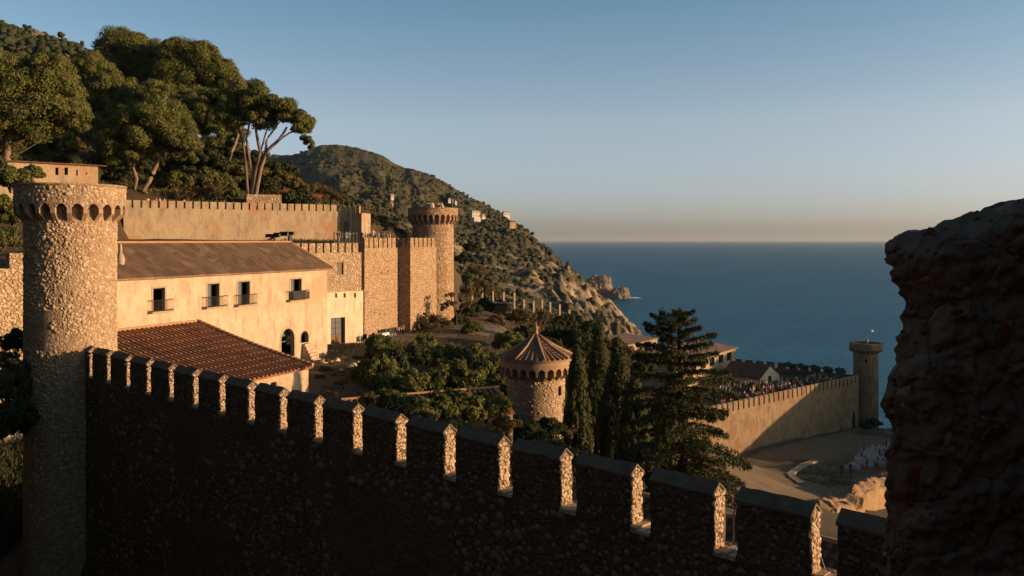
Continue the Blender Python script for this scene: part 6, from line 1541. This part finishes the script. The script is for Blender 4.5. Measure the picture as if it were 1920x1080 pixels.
# black pergola frame above the house ridge
p0 = at(497, 457, 101); p1 = at(545, 452, 104); t = thing('pergola', (p0.x, p0.y, H - 1.2), 'black timber pergola frame above the ridge of the cream house', 'pergola')
u = Vector((p1.x - p0.x, p1.y - p0.y, 0)); L_ = u.length; u.normalize(); n_ = Vector((u.y, -u.x, 0)); o_ = Vector((p0.x, p0.y, 0))
mb = MB(); mb.tube([o_ + UP * (H - .25), o_ + u * (L_ * .35) + UP * (H + .35), o_ + u * (L_ * .7) + UP * (H + .75), o_ + u * L_ + UP * (H + .8)], .14, 6); mb.build('beam', blk, t)
for a in (.3, .62, .86): mb = MB(); mb.frame_box(o_, u, n_, UP, L_ * a - .12, L_ * a + .12, -1.2, 1.2, H + .15 + a * .5, H + .55 + a * .5); mb.build('rafter', blk, t)
mb = MB(); mb.frame_box(o_, u, n_, UP, L_ - .28, L_ + .12, -.15, .15, H - 1.6, H + .85); mb.build('post', blk, t)
mb = MB(); mb.frame_box(o_, u, n_, UP, L_ * .36 - .07, L_ * .36 + .07, -.1, .1, H - .8, H + .5); mb.build('post', blk, t)
# railing on the terrace
s0, s1 = cpl(634, C0, CU), cpl(676, C0, CU); ro_ = C0 - CN * .7; t = thing('terrace_railing', (ro_.x, ro_.y, H - .6), 'dark metal railing on the terrace left of the visitors', 'railing')
mb = MB(); mb.frame_box(ro_, CU, CN, UP, s0, s1, -.03, .03, H - .32, H - .26); mb.frame_box(ro_, CU, CN, UP, s0, s1, -.03, .03, H + .78, H + .84); mb.build('rail', blk, t, kind=None)
for k in range(7): a = s0 + (s1 - s0) * k / 6; mb = MB(); mb.frame_box(ro_, CU, CN, UP, a - .05, a + .05, -.05, .05, H - .7, H + .95); mb.build('post', blk, t)
# red roofed shelters above the upper wall
rm = mat_plain('red_sheet', (.20, .04, .022), (.15, .032, .02), 2, .2, .02)
for a, b_, y0, y1, D, lab in ((528, 558, 356, 363, 127, 'long low red roofed shelter above the upper wall'), (575, 600, 364, 367, 126.5, 'small red roofed shelter with pale posts above the upper wall')):
    q0 = at(a, y0, D); q1 = at(b_, y1, D + 2); t = thing('shelter', (q0.x, q0.y, q0.z - 2), lab, 'shelter'); u = (q1 - q0); mb = MB(); v = [q0, q1, q1 + Vector((0, 2.0, .25)), q0 + Vector((0, 2.0, .25))]
    mb.add(v + [p - UP * .22 for p in v], [(0, 1, 2, 3), (7, 6, 5, 4), (0, 4, 5, 1), (1, 5, 6, 2), (2, 6, 7, 3), (3, 7, 4, 0)]); mb.build('roof', rm, t)
    for f in (.05, .95): p = q0.lerp(q1, f); mb = MB(); mb.tube([p + Vector((0, .3, -2.6)), p + Vector((0, .3, -.1))], .06, 5); mb.build('post', M['trim'], t)
# low rubble wall under the pine trunks
p0 = at(462, 378, 121); t = thing('retaining_wall', (p0.x, p0.y, p0.z - 1), 'short pale rubble wall at the foot of the fan of pine trunks', 'wall'); p1 = at(528, 380, 123); u = Vector((p1.x - p0.x, p1.y - p0.y, 0)); L_ = u.length; u.normalize(); mb = MB(); mb.frame_box((p0.x, p0.y, 0), u, Vector((u.y, -u.x, 0)), UP, 0, L_, -1.5, 0, p0.z - 1.2, at(470, 364, 121).z); mb.build('wall_body', M['rub_mid'], t)
# row of pale stone posts below the headland
for px, y0, y1 in ((866, 541, 557), (885, 543, 561), (904, 547, 564), (924, 547, 564), (944, 549, 568), (964, 550, 579), (982, 563, 581), (1000, 565, 576), (1016, 563, 573), (1031, 568, 577), (1049, 572, 597), (1067, 582, 599)):
    D = 176; p = at(px, y1, D); zt_ = at(px, y0, D).z; t = thing('stone_post', (p.x, p.y, p.z - 1.2), 'pale stone post in the row on the slope below the headland', 'post', 'row of pale stone posts')
    mb = MB(); mb.box((p.x, p.y, (p.z - 1.2 + zt_) / 2), (.36, .36, zt_ - p.z + 1.2), .5); mb.build('shaft', M['trim'], t); mb = MB(); mb.box((p.x, p.y, zt_ + .05), (.48, .48, .12), .5); mb.build('cap', M['trim'], t)
# dark low hut on the plaza edge
p = at(938, 572, 158); t = thing('dark_hut', (p.x, p.y, p.z - 2), 'low dark hut with flat roof behind the plaza', 'hut'); mb = MB(); mb.box((p.x, p.y, p.z - .8), (2.0, 2, 2.2)); mb.build('wall', M['dark'], t); mb = MB(); mb.box((p.x, p.y, p.z + .36), (2.4, 2.4, .12)); mb.build('roof', M['iron'], t)

# ------------------------------------------------------------------ houses on the headland
pink = mat_plain('pink_render', (.60, .36, .27), (.54, .32, .24), .3, .2, .05); white = mat_plain('white_render', (.70, .62, .55), (.62, .55, .48), .3, .2, .05); tan = mat_plain('tan_render', (.55, .38, .24), (.48, .32, .20), .3, .2, .05)
def far_house(px, py, w, h, mat, label, storeys=2, cols=3, tiers=1, D=None, rot=.5):
    if D is None: hp = hl_point(px, py); D = hp[1] * .985
    c = at(px, py, D); k = D / F; W_, Hh_ = w * k, h * k; t = thing('hillside_house', (c.x, c.y, c.z - Hh_ * .6), label, 'house')
    u = Vector((math.cos(rot), math.sin(rot), 0)); n_ = Vector((u.y, -u.x, 0)); a = c - u * W_ / 2; a.z = 0; z0 = c.z - Hh_ / 2
    ops = []
    for s_ in range(storeys):
        for q in range(cols): ops.append((W_ * (q + .3) / cols, W_ * (q + .7) / cols, z0 + Hh_ * (s_ + .3) / storeys, z0 + Hh_ * (s_ + .72) / storeys))
    mb = MB(); wall_panel(mb, a, u, n_, 0, W_, z0 - Hh_ * .8, z0 + Hh_, ops, .4); mb.frame_box(a, u, -n_, UP, W_ - .3, W_, .003, W_ * .7, z0 - Hh_ * .8, z0 + Hh_); mb.frame_box(a, u, -n_, UP, 0, .3, .003, W_ * .7, z0 - Hh_ * .8, z0 + Hh_); mb.build('wall', mat, t)
    for o_ in ops: mb = MB(); mb.frame_box(a - n_ * .38, u, -n_, UP, o_[0] - .02, o_[1] + .02, 0, .05, o_[2] - .02, o_[3] + .02); mb.build('window', M['glass'], t)
    mb = MB(); P = lambda s, d, z: a + u * s - n_ * d + UP * z; e_ = .5; zt_ = z0 + Hh_ + .003; q = [P(-e_, -e_, zt_), P(W_ + e_, -e_, zt_), P(W_ + e_, W_ * .7, zt_), P(-e_, W_ * .7, zt_)]
    mb.add(q + [P(W_ * .25, W_ * .35, zt_ + 1.4), P(W_ * .75, W_ * .35, zt_ + 1.4)], [(3, 2, 1, 0), (0, 1, 5, 4), (1, 2, 5), (2, 3, 4, 5), (3, 0, 4)]); mb.build('roof', M['tile_red'] if mat != white else M['trim'], t)
    if tiers > 1: mb = MB(); mb.frame_box(a, u, n_, UP, W_ * .1, W_ * .9, .0, 2.2, z0 - Hh_ * .7, z0 + Hh_ * .02); mb.build('terrace', mat, t)
    return t
far_house(893, 402, 17, 11, white, 'white villa on the headland right of the second tower', 2, 3, 2); far_house(907, 406, 7, 4, white, 'small annexe house beside the white villa on the headland', 1, 2)
far_house(950, 402, 13, 7, white, 'pale villa on the skyline edge of the headland', 1, 3, 2); far_house(962, 424, 13, 15, tan, 'tall tan house on the cliff edge below the skyline villa', 3, 2, 2)
far_house(736, 369, 6, 5, white, 'small bright white house high on the headland', 1, 2); far_house(735, 382, 5, 6, pink, 'small pink house just below the bright white one', 2, 1); far_house(843, 376, 5, 4, white, 'tiny white house on the headland above the second tower', 1, 1)
far_house(697, 396, 7, 11, pink, 'tall pinkish house right of the gate bastion', 3, 2); far_house(582, 285, 9, 6, tan, 'pale house near the summit of the headland', 1, 2)
for k, (px, py) in enumerate(((713, 413), (718, 412), (723, 412))): far_house(px, py, 3.2, 3.0 + (k == 2) * 2.5, white, ['leftmost', 'middle', 'rightmost'][k] + ' tiny pale house on the slope right of the gate bastion', 1, 1)
# cable by the nearest merlon
p0 = at(1534, 1030, 20.6); p1 = at(1552, 1085, 20.2); mb = MB(); mb.tube([p0, p0.lerp(p1, .5) + Vector((.02, 0, -.03)), p1], .012, 5); tag(mb.build('cable', M['trim']), 'thin pale cable hanging beside the nearest merlon', 'cable')

# ------------------------------------------------------------------ single out look-alikes by their place in the row
ORD = ['leftmost', 'second', 'third', 'fourth', 'fifth', 'sixth', 'seventh', 'eighth', 'ninth', 'tenth', 'eleventh', 'twelfth', 'thirteenth', 'fourteenth', 'fifteenth', 'sixteenth', 'seventeenth', 'eighteenth', 'nineteenth', 'twentieth'] + ['twenty-' + q for q in ('first', 'second', 'third', 'fourth', 'fifth', 'sixth', 'seventh', 'eighth', 'ninth')] + ['thirtieth'] + ['thirty-' + q for q in ('first', 'second', 'third', 'fourth', 'fifth', 'sixth', 'seventh', 'eighth', 'ninth')]
fam = {}
for o in bpy.data.objects:
    if o.parent is None and o.get('label') and o.get('category') in ('shrub', 'post', 'chair', 'rock', 'person'): fam.setdefault(o['label'], []).append(o)
for lb, os_ in fam.items():
    if 2 <= len(os_) <= 24:
        os_.sort(key=lambda o: o.location.x / o.location.y)
        for i, o in enumerate(os_):
            w = 'leftmost one' if i == 0 else ('rightmost one' if i == len(os_) - 1 else ORD[i] + ' from left')
            o['label'] = lb + ', ' + w

# unseen grove added left of view to keep sky light off the tower foot
q = []
for k in range(46):
    y = random.uniform(14, 50); x = -.62 * y - random.uniform(13, 34)
    g_ = gz(x, y); hh = random.uniform(14, 26)
    for j in range(4): q.append((x + random.uniform(-1.5, 1.5), y + random.uniform(-1.5, 1.5), g_ + hh * (.25 + .22 * j)))
blobs('added_shade_grove', q, RNG.uniform(2.4, 4.2, len(q)), M['leaf_dark'], seed=13, flat=1.0)

# base colours are measured under a weaker lamp: bring the mineral ones to real-world values
for m in bpy.data.materials:
    if not m.use_nodes or any(k in m.name for k in ('needles', 'leaves', 'sprays', 'sea_water', 'haze', 'foam', 'scrub', 'weathered', 'glass', 'red_stone', 'grey_stone', 'ochre_stone')): continue
    nt = m.node_tree; b = nt.nodes.get('Principled BSDF')
    if b is None: continue
    sk = b.inputs['Base Color']; kf = .70
    if sk.is_linked:
        src = sk.links[0].from_socket; nt.links.new(mix(nt, 1.0, src, (kf, kf, kf), 'MULTIPLY'), sk)
    else:
        c = sk.default_value; sk.default_value = (c[0] * kf, c[1] * kf, c[2] * kf, 1)
